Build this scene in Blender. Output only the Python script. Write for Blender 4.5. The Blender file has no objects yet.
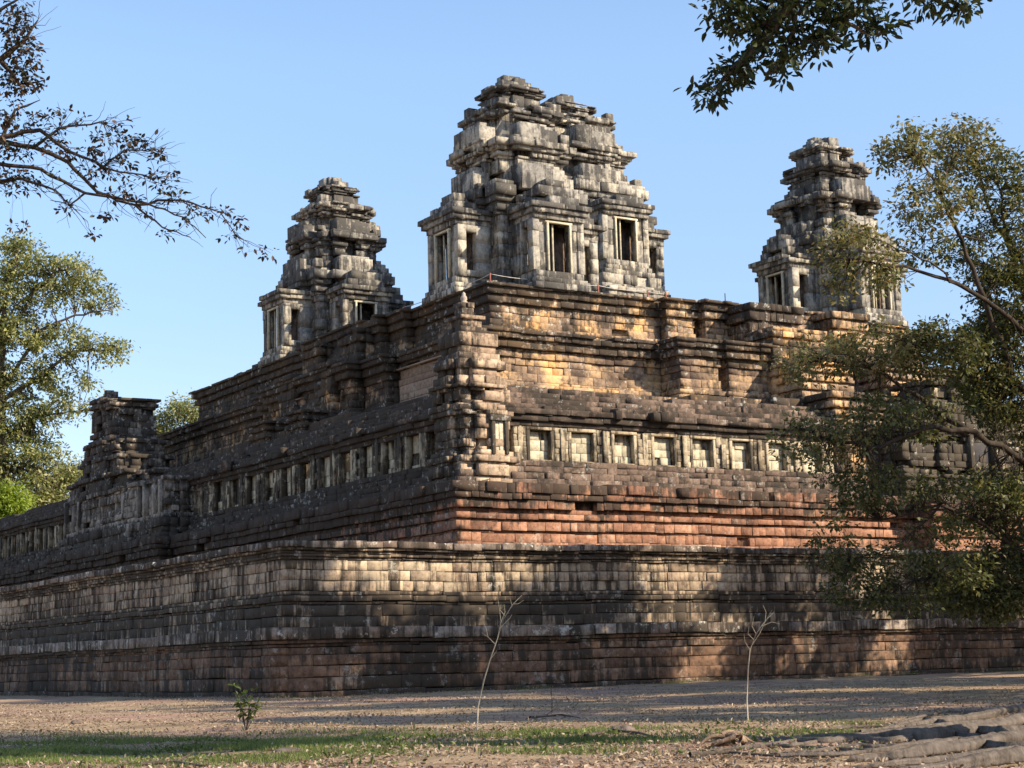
import bpy, math, random
import numpy as np
from mathutils import Vector

C = bpy.context.scene
COL = C.collection
R = math.radians
YAW = R(32.1)
CORNER = np.array([-12.75, 90.75, 0.0])        # near corner of the lowest terrace
UX = np.array([math.cos(YAW), math.sin(YAW), 0.0])
VX = np.array([-math.sin(YAW), math.cos(YAW), 0.0])

# ------------------------------------------------------------------ camera
cam_d = bpy.data.cameras.new('camera')
cam = bpy.data.objects.new('camera', cam_d)
COL.objects.link(cam)
cam_d.sensor_fit = 'HORIZONTAL'
cam_d.sensor_width = 36.0
cam_d.lens = 36.0 * 1750.0 / 1024.0
cam_d.clip_start = 0.1
cam_d.clip_end = 6000.0
PITCH, ROLL, EYE = R(8.95), R(-1.49), 1.6
cam.location = (0, 0, EYE)
_f = Vector((0, math.cos(PITCH), math.sin(PITCH)))
_r = Vector((1, 0, 0)); _u = _r.cross(_f)
_rt = _r * math.cos(ROLL) + _u * math.sin(ROLL)
_up = -_r * math.sin(ROLL) + _u * math.cos(ROLL)
from mathutils import Matrix
cam.rotation_euler = Matrix(((_rt.x, _up.x, -_f.x), (_rt.y, _up.y, -_f.y), (_rt.z, _up.z, -_f.z))).to_euler()
C.camera = cam

def at(x, y, depth):
    """world point seen at pixel (x, y) of the survey photo, at a depth in metres along the view axis"""
    p = Vector((0, 0, EYE)) + (_f + _rt * ((x - 512) / 1750.0) - _up * ((y - 384) / 1750.0)) * depth
    return np.array(p)

# ------------------------------------------------------------------ light
SUN_AZ = math.atan2(0.933, -0.36)               # clockwise from +Y
SUN_EL = R(31.0)
w = bpy.data.worlds.new('World'); C.world = w; w.use_nodes = True
wn = w.node_tree
bg = wn.nodes['Background']
sky = wn.nodes.new('ShaderNodeTexSky'); sky.sky_type = 'NISHITA'
sky.sun_disc = False; sky.sun_elevation = SUN_EL; sky.sun_rotation = SUN_AZ
sky.air_density = 1.0; sky.dust_density = 0.45; sky.ozone_density = 1.6; sky.altitude = 50
# hazier, less glaring band of sky towards the horizon
_tc = wn.nodes.new('ShaderNodeTexCoord'); _sx = wn.nodes.new('ShaderNodeSeparateXYZ'); wn.links.new(_tc.outputs['Generated'], _sx.inputs[0])
_rp = wn.nodes.new('ShaderNodeValToRGB'); wn.links.new(_sx.outputs[2], _rp.inputs[0])
_rp.color_ramp.elements[0].position = 0.06; _rp.color_ramp.elements[0].color = (0.72, 0.66, 0.70, 1)
_rp.color_ramp.elements[1].position = 0.33; _rp.color_ramp.elements[1].color = (1, 1, 1, 1)
_e = _rp.color_ramp.elements.new(0.19); _e.color = (0.80, 0.79, 0.84, 1)
_mx = wn.nodes.new('ShaderNodeMix'); _mx.data_type = 'RGBA'; _mx.blend_type = 'MULTIPLY'; _mx.inputs[0].default_value = 1.0
wn.links.new(sky.outputs[0], _mx.inputs[6]); wn.links.new(_rp.outputs[0], _mx.inputs[7]); wn.links.new(_mx.outputs[2], bg.inputs[0])
bg.inputs[1].default_value = 0.15
sd = bpy.data.lights.new('sun', 'SUN'); sd.energy = 4.6; sd.angle = R(0.5); sd.color = (1.0, 0.87, 0.68)
so = bpy.data.objects.new('sun', sd); COL.objects.link(so)
_s = Vector((math.sin(SUN_AZ) * math.cos(SUN_EL), math.cos(SUN_AZ) * math.cos(SUN_EL), math.sin(SUN_EL)))
so.rotation_euler = _s.to_track_quat('Z', 'Y').to_euler()
C.view_settings.view_transform = 'Standard'; C.view_settings.look = 'None'
C.view_settings.gamma = 1.0; C.view_settings.use_curve_mapping = False
C.view_settings.exposure = 0.84
C.cycles.use_adaptive_sampling = True
C.cycles.max_bounces = 5; C.cycles.diffuse_bounces = 3; C.cycles.transparent_max_bounces = 6

# ------------------------------------------------------------------ object helpers
def empty(name, loc=(0, 0, 0), rz=0.0, parent=None):
    o = bpy.data.objects.new(name, None); COL.objects.link(o)
    o.location = loc; o.rotation_euler = (0, 0, rz); o.empty_display_size = 0.3
    if parent is not None: o.parent = parent
    return o

def tag(o, label=None, cat=None, group=None, kind=None):
    if label: o['label'] = label
    if cat: o['category'] = cat
    if group: o['group'] = group
    if kind: o['kind'] = kind
    return o

def mesh_obj(name, V, F, mats, parent=None, smooth=False, loc=None, rz=0.0, fm=None):
    """V (n,3) array; F list of arrays of equal-length faces"""
    me = bpy.data.meshes.new(name)
    V = np.asarray(V, dtype=np.float32).reshape(-1, 3)
    Fs = [np.asarray(f, dtype=np.int32) for f in (F if isinstance(F, list) else [F]) if len(f)]
    loops = np.concatenate([f.reshape(-1) for f in Fs])
    tot = np.concatenate([np.full(len(f), f.shape[1], np.int32) for f in Fs])
    start = np.concatenate([[0], np.cumsum(tot)[:-1]]).astype(np.int32)
    me.vertices.add(len(V)); me.vertices.foreach_set('co', V.reshape(-1))
    me.loops.add(len(loops)); me.loops.foreach_set('vertex_index', loops)
    me.polygons.add(len(tot)); me.polygons.foreach_set('loop_start', start); me.polygons.foreach_set('loop_total', tot)
    if smooth: me.polygons.foreach_set('use_smooth', np.ones(len(tot), bool))
    for m in (mats if isinstance(mats, list) else [mats]): me.materials.append(m)
    if fm is not None: me.polygons.foreach_set('material_index', np.asarray(fm, np.int32))
    me.update(calc_edges=True); me.validate()
    o = bpy.data.objects.new(name, me); COL.objects.link(o)
    if parent is not None: o.parent = parent
    if loc is not None: o.location = loc
    o.rotation_euler = (0, 0, rz)
    return o

class Stone:
    """collects dressed blocks, every block its own chipped box"""
    def __init__(self, seed=0):
        self.rng = np.random.default_rng(seed); self.B = []; self.V = []; self.Q = []; self.n = 0; self.P = []; self.holes = []
    def blk(self, o, t, n, a0, a1, d0, d1, z0, z1):
        self.B.append((o[0], o[1], t[0], t[1], n[0], n[1], a0, a1, d0, d1, z0, z1))
    def box(self, u0, u1, v0, v1, z0, z1):
        self.B.append((0, 0, 1, 0, 0, -1, u0, u1, -v1, -v0, z0, z1))
    def prism(self, poly, z0, z1):
        """plain core, polygon n-gon prism"""
        n = len(poly); b = self.n
        for z in (z0, z1): self.V += [(p[0], p[1], z) for p in poly]
        self.n += 2 * n
        for i in range(n):
            j = (i + 1) % n; self.Q.append((b + i, b + j, b + n + j, b + n + i))
        self.P.append([b + n + i for i in range(n)])
    def course(self, poly, off, z0, z1, bw=1.0, depth=0.7, jit=0.03, miss=0.0, zj=0.015, skip=None, cmiss=0.0, sag=1.0):
        P = offset(poly, off); n = len(P); g = self.rng
        for i in range(n):
            a, b = np.array(P[i]), np.array(P[(i + 1) % n])
            L = np.linalg.norm(b - a)
            if L < 0.05: continue
            t = (b - a) / L; nn = np.array([t[1], -t[0]])
            pa = np.array(P[i - 1]); tp = a - pa; tp = tp / (np.linalg.norm(tp) + 1e-9)
            convex = tp[0] * t[1] - tp[1] * t[0] > 0
            s = min(depth, L * 0.5) if convex else 0.0
            far = nn[0] > 0.5 or nn[1] > 0.5
            w_ = bw * (4 if far and L > 15 else 1)
            sg = min(1.0, L / 12) * sag
            sags = lambda p: sg * (.030 * math.sin(.31 * p[0] + .23 * p[1]) + .022 * math.sin(.93 * p[0] - .81 * p[1] + 1) + .012 * math.sin(2.3 * p[0] + 2.1 * p[1]))
            while s < L - 1e-3:
                e = s + w_ * g.choice((g.uniform(.45, .8), g.uniform(0.7, 1.3), g.uniform(1.2, 1.9)))
                if L - e < 0.4 * w_: e = L
                corner = s < bw or e > L - 0.01
                pm = a + t * (s + e) / 2
                if any((pm[0] - h[0]) ** 2 + (pm[1] - h[1]) ** 2 + ((z0 + z1) / 2 - h[2]) ** 2 < h[3] ** 2 for h in self.holes):
                    s = e; continue
                if g.random() > (cmiss if corner else miss):
                    gap = g.uniform(0.002, 0.018)
                    self.blk(a, t, nn, s + gap, e - (0 if e >= L else 0.004), -depth, g.normal(0, jit) + sg * .03 * math.sin(.37 * s + 2.1 * z0), z0 + sags(pm) + g.uniform(0, zj), z1 + sags(pm) - g.uniform(0, zj))
                s = e
    def build(self, name, mat, parent=None, chip=0.016, cham=0.022, loc=None, rz=0.0):
        V, Fq = [], []
        nb = 0
        if self.B:
            chip *= 0.45
            B = np.array(self.B); N = len(B); g = self.rng
            o, t, n = B[:, 0:2], B[:, 2:4], B[:, 4:6]
            a0, a1, d0, d1, z0, z1 = B[:, 6:].T
            c = np.minimum(cham, 0.2 * np.minimum(np.minimum(a1 - a0, z1 - z0), d1 - d0))
            def vert(a, d, z):
                xy = o + t * a[:, None] + n * d[:, None]
                return np.concatenate([xy, z[:, None]], 1)
            rings = []
            for (ai, zi) in ((a0, z0), (a1, z0), (a1, z1), (a0, z1)): rings.append(vert(ai, d0, zi))
            for (ai, zi) in ((a0, z0), (a1, z0), (a1, z1), (a0, z1)): rings.append(vert(ai, d1 - c, zi))
            for (ai, zi) in ((a0 + c, z0 + c), (a1 - c, z0 + c), (a1 - c, z1 - c), (a0 + c, z1 - c)): rings.append(vert(ai, d1, zi))
            A = np.stack(rings, 1)
            A[:, 4:] += g.normal(0, chip, A[:, 4:].shape) * np.minimum(1, (c / 0.05))[:, None, None]
            base = (np.arange(N) * 12)[:, None, None]
            q = [[8, 9, 10, 11]]
            for k in range(4):
                j = (k + 1) % 4
                q.append([4 + k, 4 + j, 8 + j, 8 + k]); q.append([k, j, 4 + j, 4 + k])
            q.append([3, 2, 1, 0])
            Fq.append((base + np.array(q)[None]).reshape(-1, 4)); V.append(A.reshape(-1, 3)); nb = N * 12
        if self.V:
            V.append(np.array(self.V))
            Fq.append(np.array(self.Q) + nb)
        F = [np.concatenate(Fq)]
        for p in self.P: F.append(np.array([p]) + nb)
        return mesh_obj(name, np.concatenate(V), F, mat, parent, loc=loc, rz=rz)

def offset(poly, d):
    """offset of a rectilinear counter-clockwise polygon"""
    n = len(poly); out = []
    for i in range(n):
        a, b, c = np.array(poly[i - 1]), np.array(poly[i]), np.array(poly[(i + 1) % n])
        t1 = (b - a) / np.linalg.norm(b - a); t2 = (c - b) / np.linalg.norm(c - b)
        out.append(tuple(b + np.array([t1[1], -t1[0]]) * d + np.array([t2[1], -t2[0]]) * d if abs(t1 @ t2) < 0.5
                         else b + np.array([t1[1], -t1[0]]) * d))
    return out

def rect(u0, u1, v0, v1, right=(), left=()):
    """plan, right = projections (ua, ub, p) of the -v side, left = (va, vb, p) of the -u side, both sorted"""
    P = [(u0, v0)]
    for a, b, p in right: P += [(a, v0), (a, v0 - p), (b, v0 - p), (b, v0)]
    P += [(u1, v0), (u1, v1), (u0, v1)]
    for a, b, p in reversed(left): P += [(u0, b), (u0 - p, b), (u0 - p, a), (u0, a)]
    # merge duplicate points of touching projections
    Q = []
    for p in P:
        if Q and abs(p[0] - Q[-1][0]) < 1e-6 and abs(p[1] - Q[-1][1]) < 1e-6: continue
        Q.append(p)
    # drop spikes (a,v0) between touching projections
    out = []
    for i, p in enumerate(Q):
        a, b = np.array(Q[i - 1]), np.array(Q[(i + 1) % len(Q)]); p_ = np.array(p)
        d1, d2 = p_ - a, b - p_
        if abs(d1[0] * d2[1] - d1[1] * d2[0]) < 1e-9:
            continue
        out.append(p)
    return out

# ------------------------------------------------------------------ materials
class NT:
    def __init__(self, name):
        self.m = bpy.data.materials.new(name); self.m.use_nodes = True
        self.t = self.m.node_tree; self.N = self.t.nodes; self.L = self.t.links
        self.bsdf = self.N['Principled BSDF']; self.out = self.N['Material Output']
        self.bsdf.inputs['Roughness'].default_value = 0.95
        self.bsdf.inputs['Specular IOR Level'].default_value = 0.12
    def set(self, sock, v):
        if hasattr(v, 'is_linked') or isinstance(v, bpy.types.NodeSocket): self.L.new(v, sock)
        else: sock.default_value = v
    def math(self, op, a, b=None, clamp=False):
        n = self.N.new('ShaderNodeMath'); n.operation = op; n.use_clamp = clamp
        self.set(n.inputs[0], a)
        if b is not None: self.set(n.inputs[1], b)
        return n.outputs[0]
    def noise(self, vec, scale, detail=4, rough=0.55, out=0, dist=0.0):
        n = self.N.new('ShaderNodeTexNoise'); n.inputs['Scale'].default_value = scale
        n.inputs['Detail'].default_value = detail; n.inputs['Roughness'].default_value = rough; n.inputs['Distortion'].default_value = dist
        self.L.new(vec, n.inputs['Vector']); return n.outputs[out]
    def mapping(self, vec, scale=(1, 1, 1), loc=(0, 0, 0), rot=(0, 0, 0)):
        n = self.N.new('ShaderNodeMapping'); n.inputs['Scale'].default_value = scale; n.inputs['Location'].default_value = loc
        n.inputs['Rotation'].default_value = rot
        self.L.new(vec, n.inputs['Vector']); return n.outputs[0]
    def ramp(self, fac, pts, interp='LINEAR'):
        n = self.N.new('ShaderNodeValToRGB'); cr = n.color_ramp; cr.interpolation = interp
        while len(cr.elements) < len(pts): cr.elements.new(0.5)
        for e, (p, c) in zip(cr.elements, pts):
            e.position = p; e.color = (*c, 1) if not isinstance(c, (int, float)) else (c, c, c, 1)
        self.set(n.inputs[0], fac); return n.outputs[0]
    def mix(self, fac, a, b, mode='MIX'):
        n = self.N.new('ShaderNodeMix'); n.data_type = 'RGBA'; n.blend_type = mode
        self.set(n.inputs[0], fac)
        for s, v in ((n.inputs[6], a), (n.inputs[7], b)):
            if isinstance(v, tuple): s.default_value = (*v, 1)
            else: self.L.new(v, s)
        return n.outputs[2]
    def smooth(self, v, lo, hi):
        n = self.N.new('ShaderNodeMapRange'); n.interpolation_type = 'SMOOTHSTEP'
        self.set(n.inputs[0], v); n.inputs[1].default_value = lo; n.inputs[2].default_value = hi
        return n.outputs[0]
    def coord(self, which='Object'):
        return self.N.new('ShaderNodeTexCoord').outputs[which]
    def bump(self, h, strength, dist):
        n = self.N.new('ShaderNodeBump'); n.inputs['Strength'].default_value = strength; n.inputs['Distance'].default_value = dist
        self.L.new(h, n.inputs['Height']); self.L.new(n.outputs[0], self.bsdf.inputs['Normal'])

BLACK = (0.044, 0.036, 0.029)
def stone_mat(name, cols, zr, bands, streak=0.55, white=0.35, top=0.8, shade_side=0.0, black=BLACK, var=0.75, wr=9.0, bm=0.92, regw=1.1, isl_w=0.09, pale=(0.55, 0.53, 0.47)):
    """weathered block masonry: block-to-block tone, black lichen streaks whose amount follows the moulding bands
    (bands = [(height, amount)]), pale lichen flecks"""
    k = NT(name)
    oi = k.N.new('ShaderNodeObjectInfo')
    tc = k.coord('Object')
    va = k.N.new('ShaderNodeVectorMath'); va.operation = 'ADD'; k.L.new(tc, va.inputs[0])
    cx = k.N.new('ShaderNodeCombineXYZ'); k.L.new(k.math('MULTIPLY', oi.outputs['Random'], 37.0), cx.inputs[0])
    k.L.new(k.math('MULTIPLY', oi.outputs['Random'], 53.0), cx.inputs[1])
    k.L.new(cx.outputs[0], va.inputs[1]); vec = va.outputs[0]
    geo = k.N.new('ShaderNodeNewGeometry')
    isl = geo.outputs['Random Per Island']
    reg = k.noise(vec, 0.22, 4, 0.6)
    fine = k.noise(vec, 3.2, 6, 0.7)
    f = k.math('ADD', k.math('MULTIPLY', isl, 0.45 * var), k.math('ADD', k.math('MULTIPLY', k.math('SUBTRACT', reg, 0.5), regw), k.math('MULTIPLY', k.math('SUBTRACT', fine, 0.5), 0.5)))
    f = k.math('ADD', f, 0.33)
    n = len(cols)
    base = k.ramp(f, [(0.15 + 0.7 * i / (n - 1), c) for i, c in enumerate(cols)])
    # block value variation
    base = k.mix(1.0, base, k.ramp(k.math('FRACT', k.math('MULTIPLY', isl, 17.3)), [(0, 0.78), (0.5, 0.98), (1, 1.14)]), 'MULTIPLY')
    base = k.mix(1.0, base, k.ramp(fine, [(0.3, 0.6), (0.5, 1.0), (0.75, 1.2)]), 'MULTIPLY')
    sep = k.N.new('ShaderNodeSeparateXYZ'); k.L.new(tc, sep.inputs[0])
    zz = k.N.new('ShaderNodeMapRange'); k.L.new(sep.outputs[2], zz.inputs[0]); zz.inputs[1].default_value = zr[0]; zz.inputs[2].default_value = zr[1]
    band = k.ramp(zz.outputs[0], [((z - zr[0]) / (zr[1] - zr[0]), a) for z, a in bands])
    st = k.noise(k.mapping(vec, (1.9, 1.9, 0.16)), 1.0, 6, 0.7)
    bl = k.noise(vec, 0.75, 8, 0.68)
    s = k.math('ADD', k.math('MULTIPLY', st, streak), k.math('MULTIPLY', bl, 1 - streak))
    s = k.math('ADD', s, k.math('MULTIPLY', k.math('SUBTRACT', band, 0.5), 0.62))
    s = k.math('ADD', s, k.math('MULTIPLY', k.math('SUBTRACT', isl, 0.5), isl_w))
    if shade_side:
        # extra lichen black on the shaded left faces, deepening their shade in the colour
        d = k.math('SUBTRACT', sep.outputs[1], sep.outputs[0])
        s = k.math('ADD', s, k.math('MULTIPLY', k.smooth(d, -wr, wr), shade_side))
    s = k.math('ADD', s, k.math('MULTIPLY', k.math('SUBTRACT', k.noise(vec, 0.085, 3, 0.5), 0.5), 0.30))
    blk = k.smooth(s, 0.455, 0.565)
    nz = k.N.new('ShaderNodeSeparateXYZ'); k.L.new(geo.outputs['True Normal'], nz.inputs[0])
    upf = k.math('MULTIPLY', k.smooth(nz.outputs[2], 0.35, 0.8), k.math('MULTIPLY', k.smooth(bl, 0.3, 0.5), top))
    col = k.mix(k.math('MULTIPLY', blk, bm), base, black)
    col = k.mix(upf, col, (0.062, 0.054, 0.044))
    wn_ = k.math('MULTIPLY', k.smooth(k.math('ADD', k.noise(vec, 1.7, 8, 0.75), k.math('MULTIPLY', k.math('SUBTRACT', k.noise(vec, .3, 2), .5), .25)), 0.575, 0.65), white)
    col = k.mix(wn_, col, pale)
    k.L.new(col, k.bsdf.inputs['Base Color'])
    h = k.math('ADD', k.math('MULTIPLY', k.noise(vec, 5.0, 8, 0.7), 1.0), k.math('MULTIPLY', bl, 1.0))
    k.bump(h, 0.8, 0.028)
    return k.m

M_lat1 = stone_mat('laterite_lower', [(0.08, 0.05, 0.036), (0.15, 0.09, 0.06), (0.24, 0.145, 0.095), (0.33, 0.225, 0.155)], (0, 4),
                   [(0, .64), (0.4, .54), (1.2, .48), (2.2, .50), (2.9, .6), (3.5, .54)], 0.55, 0.3)
M_sand1 = stone_mat('terrace_sandstone', [(0.18, 0.125, 0.09), (0.34, 0.25, 0.175), (0.47, 0.37, 0.255), (0.50, 0.35, 0.245)], (3, 9),
                    [(3.4, .52), (3.8, .62), (4.5, .70), (5.1, .66), (5.55, .53), (6.9, .48), (7.15, .58), (7.6, .62), (7.75, .5), (8.1, .44)], 0.74, 0.4, var=.5, isl_w=.04)
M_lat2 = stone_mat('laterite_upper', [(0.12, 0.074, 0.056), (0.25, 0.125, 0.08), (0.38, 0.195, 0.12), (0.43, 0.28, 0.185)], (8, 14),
                   [(8, .45), (9.5, .40), (11, .44), (11.6, .54), (12.1, .68), (12.6, .62), (13.2, .7)], 0.5, 0.3, shade_side=0.12)
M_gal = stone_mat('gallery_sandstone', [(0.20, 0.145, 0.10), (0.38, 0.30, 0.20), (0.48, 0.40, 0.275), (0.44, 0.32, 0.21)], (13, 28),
                  [(13.2, .64), (14.6, .60), (15.1, .49), (17.2, .46), (17.8, .58), (18.5, .56), (20, .52), (28, .56)], 0.55, 0.4, shade_side=0.05)
M_gate = stone_mat('gate_sandstone', [(0.14, 0.12, 0.10), (0.28, 0.235, 0.19), (0.40, 0.34, 0.27)], (0, 16),
                  [(0, .68), (1.8, .6), (2.2, .46), (5.2, .5), (6, .60), (16, .60)], 0.5, 0.6)
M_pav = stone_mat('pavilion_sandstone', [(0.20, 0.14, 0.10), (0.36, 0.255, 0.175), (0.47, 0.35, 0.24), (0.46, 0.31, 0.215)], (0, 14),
                  [(0, .5), (2, .46), (5, .46), (7, .47), (14, .46)], 0.45, 0.5, shade_side=0.10, wr=1.8)
M_vault = stone_mat('vault_sandstone', [(0.11, 0.078, 0.06), (0.20, 0.14, 0.105), (0.29, 0.205, 0.15)], (13, 22), [(13, .52), (17.8, .6), (18.6, .5), (22, .5)], 0.3, 0.4, shade_side=0.14, var=.3)
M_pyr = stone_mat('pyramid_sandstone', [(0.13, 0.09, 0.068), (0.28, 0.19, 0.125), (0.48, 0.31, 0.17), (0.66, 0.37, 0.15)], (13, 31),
                  [(13, .5), (20.6, .58), (21.2, .62), (21.8, .50), (23.0, .38), (24.2, .42), (24.8, .60), (26.1, .66), (26.6, .50), (27.6, .46), (28.6, .5), (29.3, .60), (30.5, .64)], 0.4, 0.55, shade_side=0.12, regw=2.4)
M_tow = stone_mat('tower_sandstone', [(0.19, 0.176, 0.158), (0.31, 0.282, 0.238), (0.43, 0.38, 0.30), (0.54, 0.455, 0.32)], (0, 28),
                  [(0, .58), (2, .49), (5.5, .49), (7, .59), (9.5, .54), (14, .56), (18, .61), (28, .62)], 0.58, 0.35, black=(0.05, 0.047, 0.045), bm=0.88)
M_ledge = stone_mat('lichen_ledge', [(0.14, 0.10, 0.08), (0.25, 0.19, 0.15), (0.34, 0.28, 0.23), (0.40, 0.35, 0.29)], (2, 9), [(2, .54), (9, .54)], 0.6, 0.85)
M_bare = stone_mat('bare_sandstone', [(0.22, 0.15, 0.105), (0.32, 0.225, 0.16), (0.38, 0.28, 0.20)], (13, 31), [(13, .38), (31, .36)], 0.5, 0.2)
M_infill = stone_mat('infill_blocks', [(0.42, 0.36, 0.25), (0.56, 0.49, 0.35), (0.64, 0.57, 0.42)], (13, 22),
                     [(13, .34), (22, .3)], 0.7, 0.2, shade_side=0.1)

def plain(name, col, rough=0.8, metal=0.0, var=0.25, scale=3.0):
    k = NT(name); k.bsdf.inputs['Roughness'].default_value = rough; k.bsdf.inputs['Metallic'].default_value = metal
    n = k.noise(k.coord(), scale, 6, 0.65)
    a = tuple(c * (1 - var) for c in col); b = tuple(min(1, c * (1 + var)) for c in col)
    k.L.new(k.ramp(n, [(0.3, a), (0.7, b)]), k.bsdf.inputs['Base Color'])
    k.bump(n, 0.4, 0.02)
    return k.m
M_prop = plain('pale_prop', (0.50, 0.49, 0.46), 0.7)
M_red = plain('red_paint', (0.26, 0.09, 0.07), 0.6)
M_rope = plain('rope_fibre', (0.50, 0.46, 0.42), 0.9)
M_iron_shade = plain('iron_and_door_shade', (0.05, 0.045, 0.045), 0.6)
M_finial = plain('pale_finial', (0.42, 0.34, 0.27), 0.8)

def bark_mat(name, c0, c1, scale=2.0):
    k = NT(name)
    v = k.coord()
    n = k.noise(k.mapping(v, (3, 3, 0.8)), scale, 8, 0.7)
    n2 = k.noise(v, 0.9 * scale, 4)
    col = k.ramp(k.math('ADD', k.math('MULTIPLY', n, .6), k.math('MULTIPLY', n2, .4)), [(0.3, c0), (0.68, c1)])
    k.L.new(col, k.bsdf.inputs['Base Color']); k.bump(n, 1.0, 0.06)
    return k.m
M_bark = bark_mat('bark_grey_brown', (0.045, 0.036, 0.028), (0.17, 0.14, 0.11))
M_bark_dark = bark_mat('bark_dark', (0.02, 0.017, 0.014), (0.085, 0.065, 0.05))
M_bark_pale = bark_mat('bark_pale', (0.20, 0.17, 0.13), (0.42, 0.37, 0.29))
M_root = bark_mat('root_bark', (0.035, 0.03, 0.025), (0.22, 0.18, 0.15), 2.6)

def leaf_mat(name, cols, trans=0.35):
    k = NT(name)
    geo = k.N.new('ShaderNodeNewGeometry')
    col = k.ramp(geo.outputs['Random Per Island'], [(i / (len(cols) - 1), c) for i, c in enumerate(cols)])
    n = k.noise(k.coord(), 0.35, 3)
    col = k.mix(1.0, col, k.ramp(n, [(0.3, 0.7), (0.7, 1.25)]), 'MULTIPLY')
    k.bsdf.inputs['Roughness'].default_value = 0.55; k.bsdf.inputs['Specular IOR Level'].default_value = 0.35
    k.L.new(col, k.bsdf.inputs['Base Color'])
    tr = k.N.new('ShaderNodeBsdfTranslucent'); k.L.new(k.mix(1.0, col, (1.0, 1.0, 0.55), 'MULTIPLY'), tr.inputs[0])
    mx = k.N.new('ShaderNodeMixShader'); mx.inputs[0].default_value = trans
    k.L.new(k.bsdf.outputs[0], mx.inputs[1]); k.L.new(tr.outputs[0], mx.inputs[2]); k.L.new(mx.outputs[0], k.out.inputs[0])
    return k.m
M_leaf_r = leaf_mat('leaf_olive', [(0.04, 0.054, 0.018), (0.085, 0.098, 0.034), (0.145, 0.148, 0.054), (0.23, 0.19, 0.085)])
M_leaf_rust = leaf_mat('leaf_olive_rust', [(0.08, 0.10, 0.035), (0.17, 0.175, 0.07), (0.27, 0.235, 0.10), (0.33, 0.23, 0.12)])
M_leaf_l = leaf_mat('leaf_light_green', [(0.13, 0.16, 0.06), (0.25, 0.27, 0.10), (0.37, 0.37, 0.16), (0.48, 0.46, 0.24)], 0.45)
M_leaf_y = leaf_mat('leaf_yellow_green', [(0.20, 0.28, 0.03), (0.30, 0.38, 0.05), (0.38, 0.44, 0.08)], 0.5)
M_leaf_d = leaf_mat('leaf_dark', [(0.014, 0.024, 0.009), (0.03, 0.042, 0.015), (0.06, 0.07, 0.025)], 0.3)
M_leaf_b = leaf_mat('leaf_dark_brown', [(0.014, 0.018, 0.010), (0.025, 0.028, 0.014), (0.05, 0.03, 0.015), (0.12, 0.06, 0.025)], 0.25)
M_leaf_s = leaf_mat('leaf_shrub', [(0.05, 0.075, 0.02), (0.11, 0.15, 0.04), (0.22, 0.25, 0.08)], 0.4)
M_litter = leaf_mat('leaf_litter', [(0.12, 0.08, 0.055), (0.25, 0.18, 0.13), (0.42, 0.34, 0.26), (0.20, 0.12, 0.07), (0.38, 0.29, 0.20)], 0.1)
M_grass = leaf_mat('grass_blades', [(0.08, 0.12, 0.028), (0.14, 0.18, 0.045), (0.21, 0.22, 0.075)], 0.35)

# ------------------------------------------------------------------ ground
def ground_mat():
    k = NT('ground_dirt')
    v = k.coord()
    big = k.noise(v, 0.09, 5, 0.6)
    mid = k.noise(k.mapping(v, (0.5, 1.3, 1)), 0.7, 7, 0.65)
    fin = k.noise(v, 9.0, 8, 0.75)
    base = k.ramp(mid, [(0.28, (0.15, 0.105, 0.072)), (0.45, (0.28, 0.195, 0.12)), (0.6, (0.42, 0.30, 0.18)), (0.78, (0.54, 0.41, 0.23))])
    base = k.mix(k.smooth(big, 0.45, 0.62), base, k.ramp(mid, [(0.3, (0.24, 0.145, 0.105)), (0.7, (0.42, 0.27, 0.195))]))
    sep = k.N.new('ShaderNodeSeparateXYZ'); k.L.new(v, sep.inputs[0])
    wob = k.math('ADD', sep.outputs[1], k.math('MULTIPLY', k.math('SUBTRACT', big, 0.5), 9.0))
    # belt of thin grass
    d = k.math('ABSOLUTE', k.math('SUBTRACT', wob, 37.0))
    g = k.math('MULTIPLY', k.smooth(d, 6.0, 1.5), k.smooth(k.noise(v, 1.6, 6, 0.7), 0.42, 0.6))
    g = k.math('MULTIPLY', g, k.smooth(sep.outputs[0], 6.0, -3.0))
    base = k.mix(k.math('MULTIPLY', g, 0.85), base, (0.10, 0.115, 0.04))
    far = k.smooth(sep.outputs[1], 75.0, 95.0)
    base = k.mix(1.0, base, k.ramp(fin, [(0.25, 0.55), (0.5, 1.0), (0.75, 1.35)]), 'MULTIPLY')
    sp = k.smooth(k.noise(v, 5.0, 5, 0.8), 0.62, 0.68)
    base = k.mix(k.math('MULTIPLY', sp, 0.5), base, (0.40, 0.33, 0.26))
    k.L.new(base, k.bsdf.inputs['Base Color'])
    k.bump(k.math('ADD', fin, k.math('MULTIPLY', mid, 2.0)), 0.9, 0.05)
    return k.m
M_ground = ground_mat()

def gz(x, y):
    """ground height"""
    return 0.05 * np.sin(x * 0.31 + 1.3) * np.sin(y * 0.23) + 0.03 * np.sin(x * 0.9 + y * 0.7) - 0.02
xs = np.concatenate([[-3000, -900, -300, -120], np.linspace(-60, 60, 161), [120, 300, 900, 3000]])
ys = np.concatenate([[-3000, -600, -100, -20], np.linspace(-5, 110, 181), [200, 500, 1200, 4000]])
gx, gy = np.meshgrid(xs, ys)
rg = np.random.default_rng(5)
gzv = np.where((abs(gx) < 61) & (gy > -6) & (gy < 111), gz(gx, gy) + rg.normal(0, 0.012, gx.shape), -0.05)
nx_, ny_ = len(xs), len(ys)
idx = np.arange(nx_ * ny_).reshape(ny_, nx_)
gf = np.stack([idx[:-1, :-1], idx[:-1, 1:], idx[1:, 1:], idx[1:, :-1]], -1).reshape(-1, 4)
ground = mesh_obj('ground', np.stack([gx, gy, gzv], -1).reshape(-1, 3), gf, M_ground, smooth=True)
tag(ground, kind='structure')

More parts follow.
